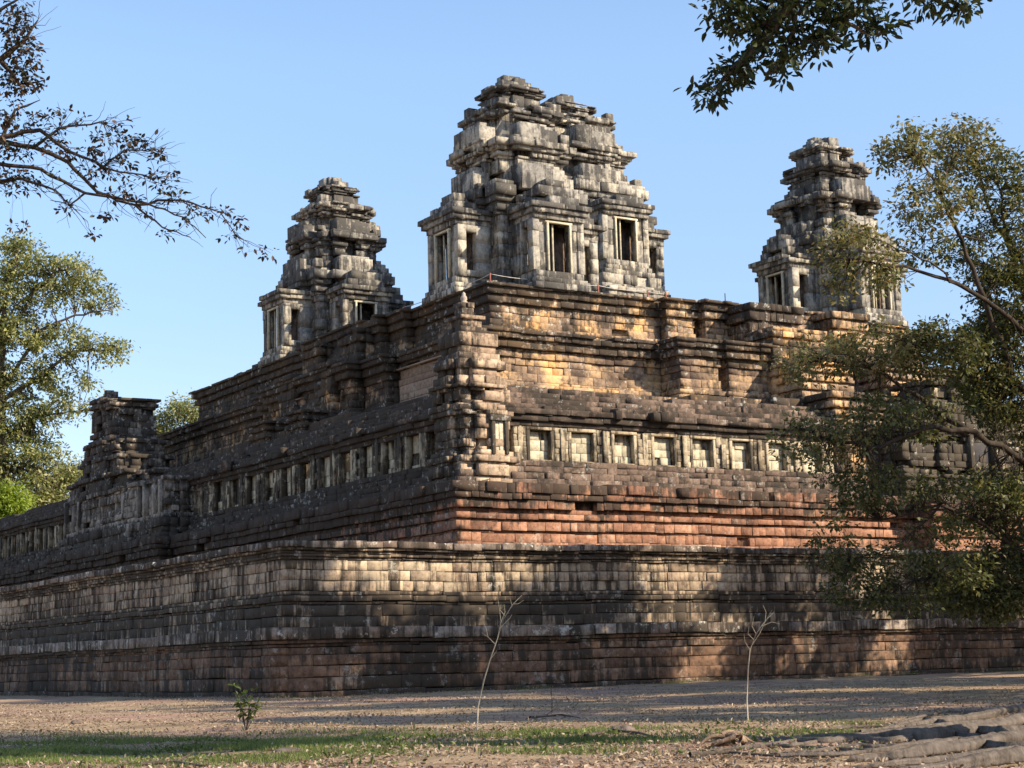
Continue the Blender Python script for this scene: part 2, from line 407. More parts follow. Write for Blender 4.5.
# ------------------------------------------------------------------ the temple
def root(name, label, cat, group=None, u=0.0, v=0.0, z=0.0):
    o = empty(name, tuple(CORNER + UX * u + VX * v + np.array([0, 0, z])), YAW)
    return tag(o, label, cat, group)

def profile(z0, z1, amp, ch, seed, mid=0.45, cap=None):
    """moulded storey: courses step in from a flared foot to a recessed body and out again to a cornice,
    broad rolls alternating with narrow sunk fillets"""
    g = random.Random(seed); out = []; z = z0; fil = False
    while z < z1 - 1e-3:
        mid_zone = abs((z - z0) / (z1 - z0) - mid) < .2
        if mid_zone: fil = False
        h = ch * (g.uniform(0.38, 0.5) if fil else g.uniform(1.0, 1.6) if mid_zone else g.uniform(0.7, 1.35))
        if z1 - z - h < ch * 0.45: h = z1 - z; fil = False
        s = ((z + h / 2) - z0) / (z1 - z0)
        if s < mid: o = amp * (1 - s / mid) ** 1.3
        else:
            q = (s - mid) / (1 - mid); o = amp * max(0, (q - 0.2) / 0.8) ** 1.1
        o += -g.uniform(0.12, 0.26) if fil else g.uniform(-.04, .14) * (0.3 if mid_zone else 1)
        out.append((z, z + h, o)); z += h; fil = not fil
    if cap:
        a, b, o = out[-1]; out[-1] = (a, b, amp + cap)
    return out

def storey(st, poly, prof, bw=1.0, jit=0.03, miss=0.0, top_miss=0.0, depth=0.8, cmiss=0.0, core=True, ztop=None):
    mn = min(p[2] for p in prof)
    n = len(prof)
    for i, (a, b, o) in enumerate(prof):
        m = top_miss if i >= n - 1 else miss
        st.course(poly, o, a, b, bw, depth + max(0, o), jit, m, cmiss=cmiss)
    if core:
        st.prism(offset(poly, mn - 0.4), prof[0][0] - 0.3, prof[-1][1] - 0.05)

# --- lowest terrace
t1 = root('lower_terrace', 'lowest broad terrace of the temple, red laterite foot under streaked buff blocks', 'terrace')
T1 = rect(0, 112, 0, 150)
s = Stone(11)
lat = [(-0.35, 0.25, .17), (0.25, .95, .05), (.95, 1.55, .0), (1.55, 2.1, .02), (2.1, 2.5, -.03), (2.5, 2.68, -.14), (2.68, 2.9, .0)]
for a, b, o in lat: s.course(T1, o, a, b, 1.7 + .9 * ((a * 7.3) % 1), 1.0, 0.03, 0.0, zj=0.03)
s.prism(offset(T1, -0.5), -0.5, 2.9)
s.build('laterite_base', M_lat1, t1, chip=0.02)
s = Stone(12)
s.course(T1, 0.16, 2.9, 3.53, 1.9, 1.9, 0.035, 0.0, zj=0.03, cmiss=0.0)
s.build('ledge', M_ledge, t1, chip=0.05)
s = Stone(13)
T1b = rect(1.4, 110, 1.4, 148)
for a, b, o in [(3.53, 4.12, .40), (4.12, 4.72, .26), (4.72, 4.9, .08), (4.9, 5.22, .2), (5.22, 5.45, .06)]:
    s.course(T1b, o, a, b, 1.5, 1.1, 0.035, 0.0, zj=0.03)
s.prism(offset(T1b, -0.45), 3.4, 8.0)
s.build('base_moulding', M_sand1, t1, chip=.035)
s = Stone(14)
for a, b in [(5.45, 6.02), (6.02, 6.58), (6.58, 7.12)]: s.course(T1b, 0.0, a, b, 1.0, 0.8, 0.04, 0.004, zj=0.025)
s.build('block_wall', M_sand1, t1, chip=0.03)
s = Stone(15)
for a, b, o in [(7.12, 7.27, .10), (7.27, 7.42, .22), (7.42, 7.6, .12), (7.6, 7.74, .3)]: s.course(T1b, o, a, b, 1.6, 0.9, 0.025, 0.004)
s.build('cornice', M_sand1, t1, chip=0.045)
s = Stone(17); s.course(T1b, 0.48, 7.74, 8.14, 1.5, 1.5, 0.05, 0.008, zj=0.05)
s.build('rim', M_ledge, t1, chip=0.05)
# terrace floor between the two terraces
s = Stone(16); s.prism(offset(T1b, -0.9), 7.5, 8.02); s.build('terrace_floor', M_lat1, t1)

# --- second terrace
t2 = root('upper_terrace', 'second terrace of bright red laterite with an overhanging rim, below the gallery', 'terrace')
T2 = rect(19.5, 104, 14.1, 138, right=[(60, 74, 2.0)], left=[(64, 94, 1.4)])
s = Stone(21)
P2 = [(7.9, 8.6, .25), (8.6, 9.25, .12), (9.25, 9.85, .0), (9.85, 10.0, -.12), (10.0, 10.6, .16), (10.6, 10.75, -.05), (10.75, 11.15, .24), (11.15, 11.45, .0), (11.45, 12.05, .40)]
for a, b, o in P2: s.course(T2, o, a, b, 1.0, 1.0, 0.035, 0.006, zj=0.02)
s.prism(offset(T2, -0.4), 7.8, 13.0)
s.build('laterite_wall', M_lat2, t2, chip=0.03)
s = Stone(22)
s.course(T2, .62, 12.05, 12.45, 1.0, 1.3, 0.05, 0.03); s.course(T2, .72, 12.45, 13.16, 1.1, 1.9, 0.06, 0.03, zj=0.05)
s.build('rim', M_lat2, t2, chip=0.05)

# --- gallery on the second terrace
gl = root('gallery', 'low ruined gallery of pale blind windows along the second terrace', 'gallery')
GU, GV = 21.5, 16.5
ZZ = {'R': (15.0, 17.1), 'L': (14.65, 17.55)}
sp = Stone(31)
G = rect(GU, 100, GV, 136)
for a, b, o in [(13.1, 13.65, 1.3), (13.65, 14.15, .85), (14.15, 14.6, .5), (14.6, 15.0, .3)]: sp.course(G, o, a, b, 1.3, 1.6, 0.05, 0.006, zj=0.04)
sp.build('plinth', M_vault, gl, chip=0.05)
sw = Stone(32); sr = Stone(33)
def edge(axis):
    if axis == 'R': return (0.0, GV), (1, 0), (0, -1)
    return (GU, 0.0), (0, -1), (-1, 0)
def window_bay(axis, c, half, seed, open_=False):
    """one blind window: frame, and recessed infill as its own pieces"""
    o, t, n = edge(axis); sgn = 1 if axis == 'R' else -1
    g = random.Random(seed); ZS, ZW = ZZ[axis]; half *= g.uniform(.9, 1.05)
    c = c * sgn + g.uniform(-.06, .06)
    f = Stone(seed)
    fw = 0.24
    f.blk(o, t, n, c - half - fw, c - half, -0.5, 0.07, ZS, ZW + 0.05); f.blk(o, t, n, c + half, c + half + fw, -0.5, 0.07, ZS, ZW + 0.05)
    f.blk(o, t, n, c - half - fw - .04, c + half + fw + .04, -0.5, 0.10, ZW + 0.055, ZW + 0.28)
    f.blk(o, t, n, c - half - .1, c + half + .1, -0.5, 0.04, ZS - 0.02, ZS + 0.1)
    fo = f.build('blind_window', M_gal, gl, chip=0.015, cham=0.03)
    q = Stone(seed + 1)
    xm = c + g.uniform(-.3, .3) * half
    zs = [ZS + .1, ZS + .1 + g.uniform(.5, .8), ZS + g.uniform(1.2, 1.6), ZW]
    for i in range(3):
        for a, b in ((c - half, xm), (xm, c + half)):
            if g.random() < (0.25 if i == 2 else 0.04): continue
            q.blk(o, t, n, a + .01, b - .01, -0.75, -0.42 + g.uniform(-.07, .05), zs[i], zs[i + 1] - .01)
        xm = c + g.uniform(-.4, .4) * half
    q.build('infill', M_infill, fo, chip=0.02)
WR = [27.6 + 3.52 * i for i in range(9)]
WL = [23.6 + 3.52 * i for i in range(11)] + [95.5 + 3.52 * i for i in range(9)]
for i, c in enumerate(WR):
    window_bay('R', c, 0.92, 400 + i * 2)
for i, c in enumerate(WL):
    window_bay('L', c, 0.92, 500 + i * 2)
def pier_run(axis, cs, first, last):
    """block piers between the windows"""
    o, t, n = edge(axis); sgn = 1 if axis == 'R' else -1
    g = random.Random(7); ZS, ZW = ZZ[axis]
    lim = [first] + [x for c in cs for x in (c - 1.17, c + 1.17)] + [last]
    for a, b in zip(lim[0::2], lim[1::2]):
        if b - a < 0.05: continue
        if sgn < 0: a, b = -b, -a
        z = ZS
        while z < ZW + .25:
            h = g.uniform(.35, .75); e = min(z + h, ZW + .28)
            if b - a > 0.9 and g.random() < 0.8:
                m = (a + b) / 2 + g.uniform(-.2, .2)
                sw.blk(o, t, n, a, m - .01, -0.6, g.gauss(0.08, .05), z, e - .01); sw.blk(o, t, n, m, b, -0.6, g.gauss(0.02, .05), z, e - .01)
            else: sw.blk(o, t, n, a, b, -0.6, g.gauss(0.05, .05), z, e - .01)
            z = e
        # slim pilaster in front
        m = (a + b) / 2
        sw.blk(o, t, n, m - .2, m + .2, 0.0, 0.2 + g.uniform(-.08, .1), ZS + .05, ZW + .2 - g.choice((0, 0, .5)))
pier_run('R', WR, 25.4, 58.2)
pier_run('L', WL[:11], 21.6, 65); pier_run('L', WL[11:], 93.5, 126)
sw.prism(offset(rect(GU, 100, GV, 134), -0.62), 13.0, 18.6)
sw.build('pier_wall', M_gal, gl, chip=0.025)
for a, b, o, m in [(17.38, 17.75, .14, .01), (17.75, 18.15, .42, .05), (18.15, 18.55, .66, .06), (18.55, 18.95, .30, .05), (18.95, 19.4, -.12, .08), (19.4, 19.85, -.62, .12), (19.85, 20.3, -1.2, .2)]:
    sr.course(G, o, a, b, 2.1, 1.9, 0.04, m * .35, zj=0.03)
sr.build('vault_stub', M_vault, gl, chip=0.05)

# --- stepped pyramid
py = root('stepped_pyramid', 'three tall receding tiers of orange and black masonry carrying the towers', 'pyramid')
TA = rect(32, 77.5, 29.9, 89.5, right=[(48.4, 51.0, 1.0), (51.9, 53.7, 1.6), (54.0, 67, 1.5)], left=[(42, 45, .8), (45, 58, 1.7), (58, 61, .8)])
TB = rect(29.5, 80.2, 26.6, 94, right=[(45.8, 49.5, 2.5), (50.4, 53.6, 2.8), (53.9, 67, 2.9)], left=[(40, 44, 1.2), (44, 60, 2.4), (60, 64, 1.2)])
TC = rect(26.9, 83, 23.3, 99, right=[(45, 52, 1.6), (52, 68, 3.0)], left=[(39, 65, 2.0)])
s = Stone(41); storey(s, TC, profile(13.0, 21.2, 0.7, .55, 3, cap=.15), 1.2, .03, .008, .03); s.build('lower_tier', M_pyr, py, chip=.035)
s = Stone(42); storey(s, TB, profile(21.2, 26.15, 1.0, .47, 8, mid=.4, cap=.12), 1.2, .03, .008, .04, depth=.9); s.build('middle_tier', M_pyr, py, chip=.035)
s = Stone(43); storey(s, TA, profile(26.15, 30.5, 0.8, .45, 6, mid=.4, cap=.1), 1.2, .03, .01, .06, depth=.9); s.build('top_tier', M_pyr, py, chip=.035)
gg = random.Random(4)
for (va_, vb_, za, zb) in ((30.6, 39.6, 21.9, 25.0), (46.4, 49.2, 22.6, 24.6), (52.2, 55.5, 22.4, 24.4)):
    s = Stone(44 + int(va_)); z = za; uf = 29.5 if va_ < 40 else 27.1
    while z < zb - .05:
        e = min(zb, z + gg.uniform(.45, .8)); s.blk((uf, 0), (0, -1), (-1, 0), -vb_ + gg.uniform(0, .4), -va_ - gg.uniform(0, .4), -.6, .42 + .35 * (z - za > (zb - za) * .75) + gg.uniform(-.02, .02), z, e - .015); z = e
    s.build('bare_panel', M_bare, py, chip=.015)
def block_box(st, u0, u1, v0, v1, z0, z1, ch=.5, bw=.9, amp=.2, jit=.05, miss=.02, seed=1):
    storey(st, rect(u0, u1, v0, v1), profile(z0, z1, amp, ch, seed), bw, jit, miss, .08, depth=min(.8, (u1 - u0) * .45))
def stairs(side, c0, c1, face, foot, ztop, zbot, flanks, seed):
    """steep stair between stepped flank walls; side R runs down towards -v, side L towards -u"""
    st = Stone(seed); n = 34
    for i in range(n):
        a = face + (foot - face) * i / n; b = face + (foot - face) * (i + 1) / n - .5
        z1 = ztop - (ztop - zbot) * (i + .5) / n
        if side == 'R': st.box(c0, c1, b, a + .4, z1 - 1.2, z1)
        else: st.box(b, a + .4, c0, c1, z1 - 1.2, z1)
    st.build('stair', M_pyr, py, chip=.03)
    fl = Stone(seed + 1)
    for (f0, f1, d0, d1, za, zb) in flanks:
        if side == 'R': block_box(fl, f0, f1, d0, d1, za, zb, seed=seed)
        else: block_box(fl, d0, d1, f0, f1, za, zb, seed=seed)
    fl.build('stair_flank', M_pyr, py, chip=.05)
fR = []
for f0, f1 in ((54.2, 59.6), (63.2, 67.0)):
    fR += [(f0, f1, 25.4, 29.5, 25, 30.1), (f0 + .05, f1 - .05, 22.7, 25.8, 21, 27.6), (f0 + .1, f1 - .1, 19.6, 23.0, 17, 24.4), (f0 + .15, f1 - .15, 16.2, 20, 13, 21.4)]
stairs('R', 59.6, 63.2, 29.0, 14.5, 30.4, 13.3, fR, 51)
fL = []
for f0, f1 in ((46.0, 49.2), (53.4, 56.6)):
    fL += [(f0, f1, 28.6, 31.6, 25, 29.6), (f0 + .05, f1 - .05, 26.2, 29, 21, 26.6), (f0 + .1, f1 - .1, 23.6, 26.6, 16, 22.4)]
stairs('L', 49.2, 53.4, 31.2, 22.6, 30.3, 16.0, fL, 55)
# broken parapet stones lying along the platform edge
s = Stone(61); g = np.random.default_rng(61)
for i in range(150):
    if i < 70: u, v = g.uniform(32.6, 76), 30.6 + abs(g.normal(0, .7))
    else: u, v = 32.7 + abs(g.normal(0, .7)), g.uniform(31, 73)
    wd, dp, h = g.uniform(.3, .75), g.uniform(.3, .6), g.uniform(.2, .55)
    s.box(u - wd, u + wd, v - dp, v + dp, 30.4, 30.45 + h)
for i in range(120):
    v = g.uniform(52, 82); u = 32.9 + g.uniform(0, 2.5); h = g.uniform(.3, 1.0) + 1.1 * max(0, 1 - abs(v - 70) / 10)
    s.box(u - .5, u + .5, v - .6, v + .6, 30.4, 30.4 + h)
tag(s.build('parapet_rubble', M_pyr, py, chip=.08), kind='stuff')

for mt, par, spots, n in ((M_pyr, py, [((30, 78), (27.1, 29.2), 26.1), ((27.5, 80), (24.3, 26.2), 21.15)], 90), (M_vault, gl, [((24, 58), (15.6, 17.2), 18.5), ((24, 58), (17.2, 19.4), 19.5)], 60)):
    g = np.random.default_rng(n)
    for i in range(n):
        (ua, ub), (va, vb), z = spots[i % 2]; a_, b_ = g.uniform(ua, ub), g.uniform(va, vb)
        if g.random() < .45: a_, b_ = b_ + (3.0 if mt is M_pyr else 5.0), a_ + g.uniform(0, 20)     # along the shaded wing
        wd, dp, h = g.uniform(.2, .55), g.uniform(.2, .4), g.uniform(.15, .45)
        s = Stone(600 + n + i); s.box(-wd, wd, -dp, dp, -.4, h)
        s.build('fallen_block', mt, par, chip=.07, loc=(a_, b_, z), rz=g.normal(0, .35))

# --- ruined pavilions of the gallery
def pavilion(name, label, u, v, z, tiers, seed, mat, windows=(), finial=None, cat='pavilion', ragged=.06):
    o = root(name, label, cat, None, u, v, z)
    s = Stone(seed)
    for i, (hu, hv, z0, z1, ou, ov) in enumerate(tiers):
        P = rect(ou - hu, ou + hu, ov - hv, ov + hv)
        if hu > 1.4 and hv > 1.4:
            P = rect(ou - hu, ou + hu, ov - hv, ov + hv, right=[(ou - hu * .55, ou + hu * .55, .45)], left=[(ov - hv * .55, ov + hv * .55, .45)])
        storey(s, P, profile(z0, z1, .3 if i else .2, .5, seed + i), 1.1, .07, ragged * .5 * (i > 0), .35 if i == len(tiers) - 1 else ragged, depth=.8, cmiss=.04 + ragged * (i > 0))
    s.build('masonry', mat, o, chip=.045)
    return o
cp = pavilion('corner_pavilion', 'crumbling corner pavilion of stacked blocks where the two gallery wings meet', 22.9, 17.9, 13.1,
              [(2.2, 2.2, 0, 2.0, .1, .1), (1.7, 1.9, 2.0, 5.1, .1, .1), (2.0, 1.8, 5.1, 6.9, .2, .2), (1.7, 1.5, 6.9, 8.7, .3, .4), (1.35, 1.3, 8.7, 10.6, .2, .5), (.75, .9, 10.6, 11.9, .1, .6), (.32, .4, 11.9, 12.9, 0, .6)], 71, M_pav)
# false door on its sunlit side
d = Stone(72); o0, tt, n0 = (0, -1.62), (1, 0), (0, -1)
for a, b, z0, z1, dd in ((.1, .36, 2.1, 4.35, .42), (1.14, 1.4, 2.1, 4.35, .42), (-.05, 1.55, 4.35, 4.75, .5)): d.blk((0, -2.3), tt, n0, a, b, -.5, dd - .1, z0, z1)
fr = d.build('false_door', M_gal, cp, chip=.02, cham=.03)
d = Stone(73); d.blk((0, -2.3), tt, n0, .36, .74, -.5, .10, 2.1, 4.35); d.blk((0, -2.3), tt, n0, .76, 1.14, -.5, .14, 2.1, 4.35); d.build('door_fill_or_shade', M_infill, fr, chip=.01)
def lathe(name, prof, mat, parent=None, loc=(0, 0, 0), seg=14):
    V = []; F = []
    for z, r in prof:
        for k in range(seg): V.append((r * math.cos(k * math.tau / seg), r * math.sin(k * math.tau / seg), z))
    for i in range(len(prof) - 1):
        for k in range(seg):
            j = (k + 1) % seg; F.append((i * seg + k, i * seg + j, (i + 1) * seg + j, (i + 1) * seg + k))
    return mesh_obj(name, V, np.array(F), mat, parent, smooth=True, loc=loc)
lathe('finial', [(0, .26), (.12, .30), (.2, .16), (.32, .24), (.5, .22), (.62, .12), (.74, .14), (.86, .02)], M_finial, cp, (0.0, .6, 12.85))
g1 = pavilion('gate_pavilion', 'tall blackened ruined gate tower rising from the shaded gallery wing', 22.0, 79, 13.1,
              [(3.6, 14.6, 0, 1.8, 0, 0), (3.0, 14.0, 1.8, 5.6, 0, 0), (2.9, 8.6, 5.6, 7.4, .2, 5.4), (2.7, 5.8, 7.4, 9.2, .3, 6.0), (2.6, 4.6, 9.2, 10.9, .3, 6.4), (2.3, 1.35, 10.9, 15.6, .3, 8.0), (2.3, 1.3, 10.9, 15.2, .3, 4.9), (.7, .5, 15.6, 16.6, -.4, 8.4)], 75, M_gate, cat='gate tower', ragged=.08)
ps = Stone(76)
for i in range(15):
    v = -13.4 + i * 1.9
    ps.blk((-3.0, 0), (0, -1), (-1, 0), -v - (.25, .42, .2)[i % 3], -v + .25, -.2, (.42, .25, .5)[i % 3], 1.85, (5.3, 5.0, 5.5)[i % 3])
ps.build('pilaster', M_gate, g1, chip=.03)
g2 = pavilion('gate_pavilion', 'broken gate pavilion with a dark doorway, behind the right-hand tree', 67, 16.5, 13.1,
              [(8.5, 3.2, 0, 1.8, 0, 0), (8.0, 2.6, 1.8, 5.6, 0, 0), (6.5, 2.4, 5.6, 7.6, 0, 0), (4.0, 2.0, 7.6, 9.6, .5, .4)], 79, M_gal, cat='gate tower', ragged=.1)
d = Stone(80)
for a, b, z0, z1 in ((-1.5, -1.1, 1.9, 5.0), (1.1, 1.5, 1.9, 5.0), (-1.8, 1.8, 5.0, 5.6)): d.blk((0, -3.0), (1, 0), (0, -1), a, b, -.5, .55, z0, z1)
dfr = d.build('door_frame', M_gal, g2, chip=.03)
d = Stone(81); d.blk((0, -3.0), (1, 0), (0, -1), -1.1, 1.1, -.5, .12, 1.9, 5.0); d.build('door_fill_or_shade', M_iron_shade, dfr)  # near-black sheet across the doorway opening; the shade inside is painted as its colour

# --- towers
def cross(w, bay, p, p2=0.0, bay2=0.0):
    """redented square plan of half width w with a central bay on every side"""
    q = [(-w, -w), (-bay, -w), (-bay, -w - p), (bay, -w - p), (bay, -w)]
    P = []
    for k in range(4):
        c, s_ = [(1, 0), (0, 1), (-1, 0), (0, -1)][k]
        for (x, y) in q: P.append((x * c - y * s_, x * s_ + y * c))
    return P
def portico(tw, k, L, w0, hb, z0, zd, zt, seed, open_=True, ped=1.0):
    """projecting porch: k = side (0: -v, 1: +u, 2: +v, 3: -u); local frame built facing -v then turned"""
    rz = k * math.pi / 2
    po = empty('portico', (0, 0, 0), rz, tw)
    g = random.Random(seed)
    f = -L                                # outer face (y)
    s = Stone(seed)
    # plinth
    for a, b, o in ((0, .5, .5), (.5, .95, .3), (.95, z0, .12)):
        s.course(rect(-hb, hb, f, -w0 + .3), o, a, b, 1.3, .8, .03, .02)
    s.prism(rect(-hb + .1, hb - .1, f + .2, -w0 + .4), 0, z0)
    s.build('plinth', M_tow, po, chip=.05)
    # side walls with a window slot each, front piers
    dw = hb * .5
    for sx in (-1, 1):
        s = Stone(seed + 1 + sx)
        for (ya, yb) in ((f + .0, f + .8), (f + 1.75, -w0 + .3)):
            z = z0
            while z < zd - .01:
                e = min(zd, z + g.uniform(1.0, 2.0))
                s.box(sx * hb - .3, sx * hb + .3, ya + g.gauss(0, .03), yb, z, e - .012); z = e
        s.box(sx * hb - .28, sx * hb + .28, f + .6, f + 1.9, z0, z0 + .5); s.box(sx * hb - .28, sx * hb + .28, f + .6, f + 1.9, zd - .55, zd)
        z = z0
        while z < zd - .01:
            e = min(zd, z + g.uniform(1.2, 2.2)); xs_ = sorted((sx * (dw + .02), sx * (hb - .2)))
            s.box(xs_[0], xs_[1], f + .14 + g.gauss(0, .03), f + .7, z, e - .012); z = e
        s.build('wall', M_tow, po, chip=.03)
    # dark inner room
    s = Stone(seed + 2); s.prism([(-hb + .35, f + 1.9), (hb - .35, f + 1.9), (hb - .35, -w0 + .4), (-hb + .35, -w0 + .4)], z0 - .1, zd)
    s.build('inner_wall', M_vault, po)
    # pale upright props and lintel of the doorway
    s = Stone(seed + 3)
    for x in (-dw, dw): s.box(x - .09, x + .09, f - .12, f + .14, z0, zd - .12)
    s.box(-dw - .2, dw + .2, f - .1, f + .2, zd - .30, zd - .12); s.box(-dw * .35 - .07, -dw * .35 + .07, f + .3, f + .45, z0, zd - .3)
    s.build('door_frame', M_infill, po, chip=.012, cham=.03)
    # lintel, cornice and broken pediment
    s = Stone(seed + 4)
    R_ = rect(-hb - .1, hb + .1, f - .05, -w0 + .3)
    zc = zd
    for h, o, m in ((.45, .12, 0), (.4, .42, .03), (.42, .62, .08)):
        s.course(R_, o, zc, zc + h, 1.5, 1.1, .04, m, cmiss=m * 2); zc += h
    s.prism(offset(R_, -.3), zd - .02, zc - .06)
    for j, (q, h) in enumerate(((.92, .75), (.72, .8), (.42, .6))):
        if g.random() < (.15, .25, .5)[j] * (2 - ped): break
        s.course(rect(-hb * q, hb * q, f + .05 + .1 * j, -w0 + .3), .05, zc, zc + h, 1.5, 1.2, .08, .06, cmiss=.15)
        s.prism(rect(-hb * q + .3, hb * q - .3, f + .6, -w0 + .3), zc, zc + h * .8); zc += h
        if zc > zt: break
    s.build('pediment', M_tow, po, chip=.045)
    return po
def tower(label, u, v, z, k, seed, group, foot=0.0, W=None, porch=(6.8, 3.6, 2.15), ragged=.09):
    """k = overall scale"""
    t = root('temple_tower', label, 'tower', group, u, v, z)
    g = random.Random(seed)
    zb = foot
    if foot:
        s = Stone(seed + 90)
        n = 4
        for i in range(n):
            w = 13.0 * k - i * .9
            storey(s, cross(w * .6, 3.2 * k, w * .4), profile(foot * i / n - .1, foot * (i + 1) / n, .3, .5, seed + i), .9, .07, .02, .08, depth=.8)
        s.build('pedestal', M_tow, t, chip=.06)
        # high stage: everything else stands on the pedestal
        base = empty('shaft', (0, 0, foot), 0, t)
    else: base = t
    holes = []
    for i in range(10):
        an = g.uniform(0, math.tau); zz_ = g.uniform(7.5, 14.2); rr_ = (W or [(0, 0, 3.9)])[0][2] * (1.15 - zz_ / 28)
        holes.append((rr_ * math.cos(an) * 1.15, rr_ * math.sin(an) * 1.15, zz_, g.uniform(.8, 1.9)))
    # shaft storeys: (z0, z1, half width, bay half width, bay projection)
    W = W or [(0.0, 9.3, 4.0, 1.9, .6), (9.3, 13.2, 3.45, 1.75, .65), (13.2, 16.3, 2.75, 1.35, .5), (16.3, 18.2, 2.05, .9, .3)]
    for i, (z0, z1, w, bay, p) in enumerate(W):
        z0, z1, w, bay, p = z0 * k, z1 * k, w * k, bay * k, p * k
        s = Stone(seed + i); s.holes = holes
        P = cross(w - .35, bay, p)
        h = z1 - z0; zc = z1 - h * (.30 if i == 0 else .46)
        # body
        z = z0
        rr = ragged * (0.6 + .8 * i)
        while z < zc - .01:
            e = min(zc, z + g.uniform(.55, 1.1))
            if zc - e < .3: e = zc
            s.course(P, (.25 if z < z0 + .8 else 0) + g.choice((-.08, 0, .05)), z, e, 1.3, 1.1, .06, rr * .3, cmiss=rr); z = e
        # corbelled cornice
        m = 6
        for q in range(m):
            a = zc + (z1 - zc) * q / m; b = zc + (z1 - zc) * (q + 1) / m
            fr_ = (0, .12, .30, .38, .56, .86, 1.0); a = zc + (z1 - zc) * fr_[q]; b = zc + (z1 - zc) * fr_[q + 1]
            o = (.10, .36, .24, .55, .86, .62)[q] * k * (1.0 if i < 3 else .75)
            s.course(P, o, a, b, 1.3 if q == 4 else .9, 1.2 + o, .08, rr, cmiss=rr * 1.8 + .03)
        s.prism(offset(P, -.75 if i < 2 else -.3), z0 - .05, z1 - .1)
        # upright false gable slab and corner stones standing on the cornice
        for sd_ in range(4):
            c, sn = [(1, 0), (0, 1), (-1, 0), (0, -1)][sd_]
            rot = lambda x, y: (x * c - y * sn, x * sn + y * c)
            if i < 2 and g.random() < .85:
                o = rot(0, -(w - .35 + p)); tq = rot(1, 0); nq = rot(0, -1)
                hh = g.uniform(.8, 1.6) * k; bw_ = bay * g.uniform(.9, 1.15); zl = z1 - g.uniform(.3, 1.0) * k
                mm = g.uniform(-.3, .3)
                s.blk(o, tq, nq, -bw_, mm - .015, -1.0, .62 * k, zl, z1 + hh); s.blk(o, tq, nq, mm, bw_, -1.0, .55 * k, zl, z1 + hh * g.uniform(.6, 1))
                s.blk(o, tq, nq, -bw_ * .8, bw_ * .85, -1.0, .3 * k, z1 + hh * .5, z1 + hh * g.uniform(.9, 1.35))
            if i < 3 and g.random() < .7:
                x, y = rot(-(w - .35), -(w - .35)); r_ = .42 * k
                s.box(x - r_, x + r_, y - r_, y + r_, z1 - .02, z1 + g.uniform(.4, .9) * k)
        s.build('storey', M_tow, base, chip=.035, cham=.03)
    # broken crown
    s = Stone(seed + 7); z = W[-1][1] * k
    for q in range(26):
        x, y = g.gauss(-.3, .75) * k, g.gauss(0, .75) * k
        r_ = g.uniform(.35, .75); h = g.choice((.3, .5, .8, 1.1)) * max(.2, 1.25 - (x * x + y * y) / (3.2 * k * k))
        s.box(x - r_, x + r_, y - r_ * .8, y + r_ * .8, z - .4, z + h)
    s.build('crown', M_tow, base, chip=.06)
    for sd_ in range(4):
        portico(base, sd_, porch[0] * k, porch[1] * k, porch[2] * k, 1.5 * k, 5.7 * k, 9.0 * k, seed + 20 + 6 * sd_, ped=g.uniform(.6, 1.2))
    return t
TG = 'towers on the summit of the pyramid'
tower('nearest corner tower, huge in front with pale framed doorways, sunlit on its right', 38.2, 36.1, 30.4, 1.0, 105, TG)
tower('far left corner tower, mostly in grey shade with only its top in sun', 38.2, 69.5, 30.4, .98, 202, TG)
tower('right corner tower behind the tree branches, standing apart from the others', 73.0, 36.1, 30.4, .98, 303, TG)
tower('central tower on a high pedestal, half hidden behind the nearest corner tower', 55.2, 53.2, 30.4, 1.0, 404, TG, foot=5.6, porch=(9.6, 4.6, 2.3),
      W=[(0.0, 10.2, 5.2, 2.3, .7), (10.2, 13.9, 4.5, 2.0, .6), (13.9, 16.9, 3.4, 1.5, .5), (16.9, 18.6, 2.2, 1.0, .3)])

# --- rope barrier along the summit
rb = root('rope_barrier', 'rope strung between short red posts along the summit edge', 'barrier', None, 32, 29.9, 30.5)
pts = [(.35, 26), (.35, 20), (.35, 14.5), (.4, 9), (.3, 4.6), (.3, .4), (5.5, .35), (10.5, .35), (15.5, .4), (17.3, .3)]
pz = []
for i, (a, b) in enumerate(pts):
    lathe('post', [(0, .07), (.95, .065), (.97, .0)], M_red, rb, (a, b, 0), 8)
def tube(path, rad, seg=6):
    path = [np.array(p, float) for p in path]; V = []; F = []
    n = len(path); rad = [rad] * n if np.isscalar(rad) else rad
    for i, p in enumerate(path):
        t = path[min(i + 1, n - 1)] - path[max(i - 1, 0)]; t = t / (np.linalg.norm(t) + 1e-9)
        a = np.cross(t, (0, 0, 1.0) if abs(t[2]) < .9 else (1.0, 0, 0)); a /= np.linalg.norm(a); b = np.cross(t, a)
        for k in range(seg):
            an = k * math.tau / seg; V.append(p + (a * math.cos(an) + b * math.sin(an)) * rad[i])
    for i in range(n - 1):
        for k in range(seg):
            j = (k + 1) % seg; F.append((i * seg + k, i * seg + j, (i + 1) * seg + j, (i + 1) * seg + k))
    return V, F
path = []
for (a, b), (c, d_) in zip(pts[:-1], pts[1:]):
    for q in range(6):
        s_ = q / 6; path.append((a + (c - a) * s_, b + (d_ - b) * s_, .88 - .5 * s_ * (1 - s_)))
path.append((*pts[-1], .88))
V, F = tube(path, .028); mesh_obj('rope', V, np.array(F), M_rope, rb)
for lb, u_, v_, h in (('thin dark iron rod on the summit edge left of the right tower', 55.6, 30.2, 1.5), ('thin dark iron rod at the far left end of the middle tier', 30.0, 81.0, 1.6)):
    zz_ = 30.4 if u_ > 40 else 26.1
    o = lathe('iron_rod', [(0, .05), (h, .04), (h + .02, 0)], M_iron_shade, None, tuple(CORNER + UX * u_ + VX * v_ + np.array([0, 0, zz_])), 8)
    tag(o, lb, 'rod')

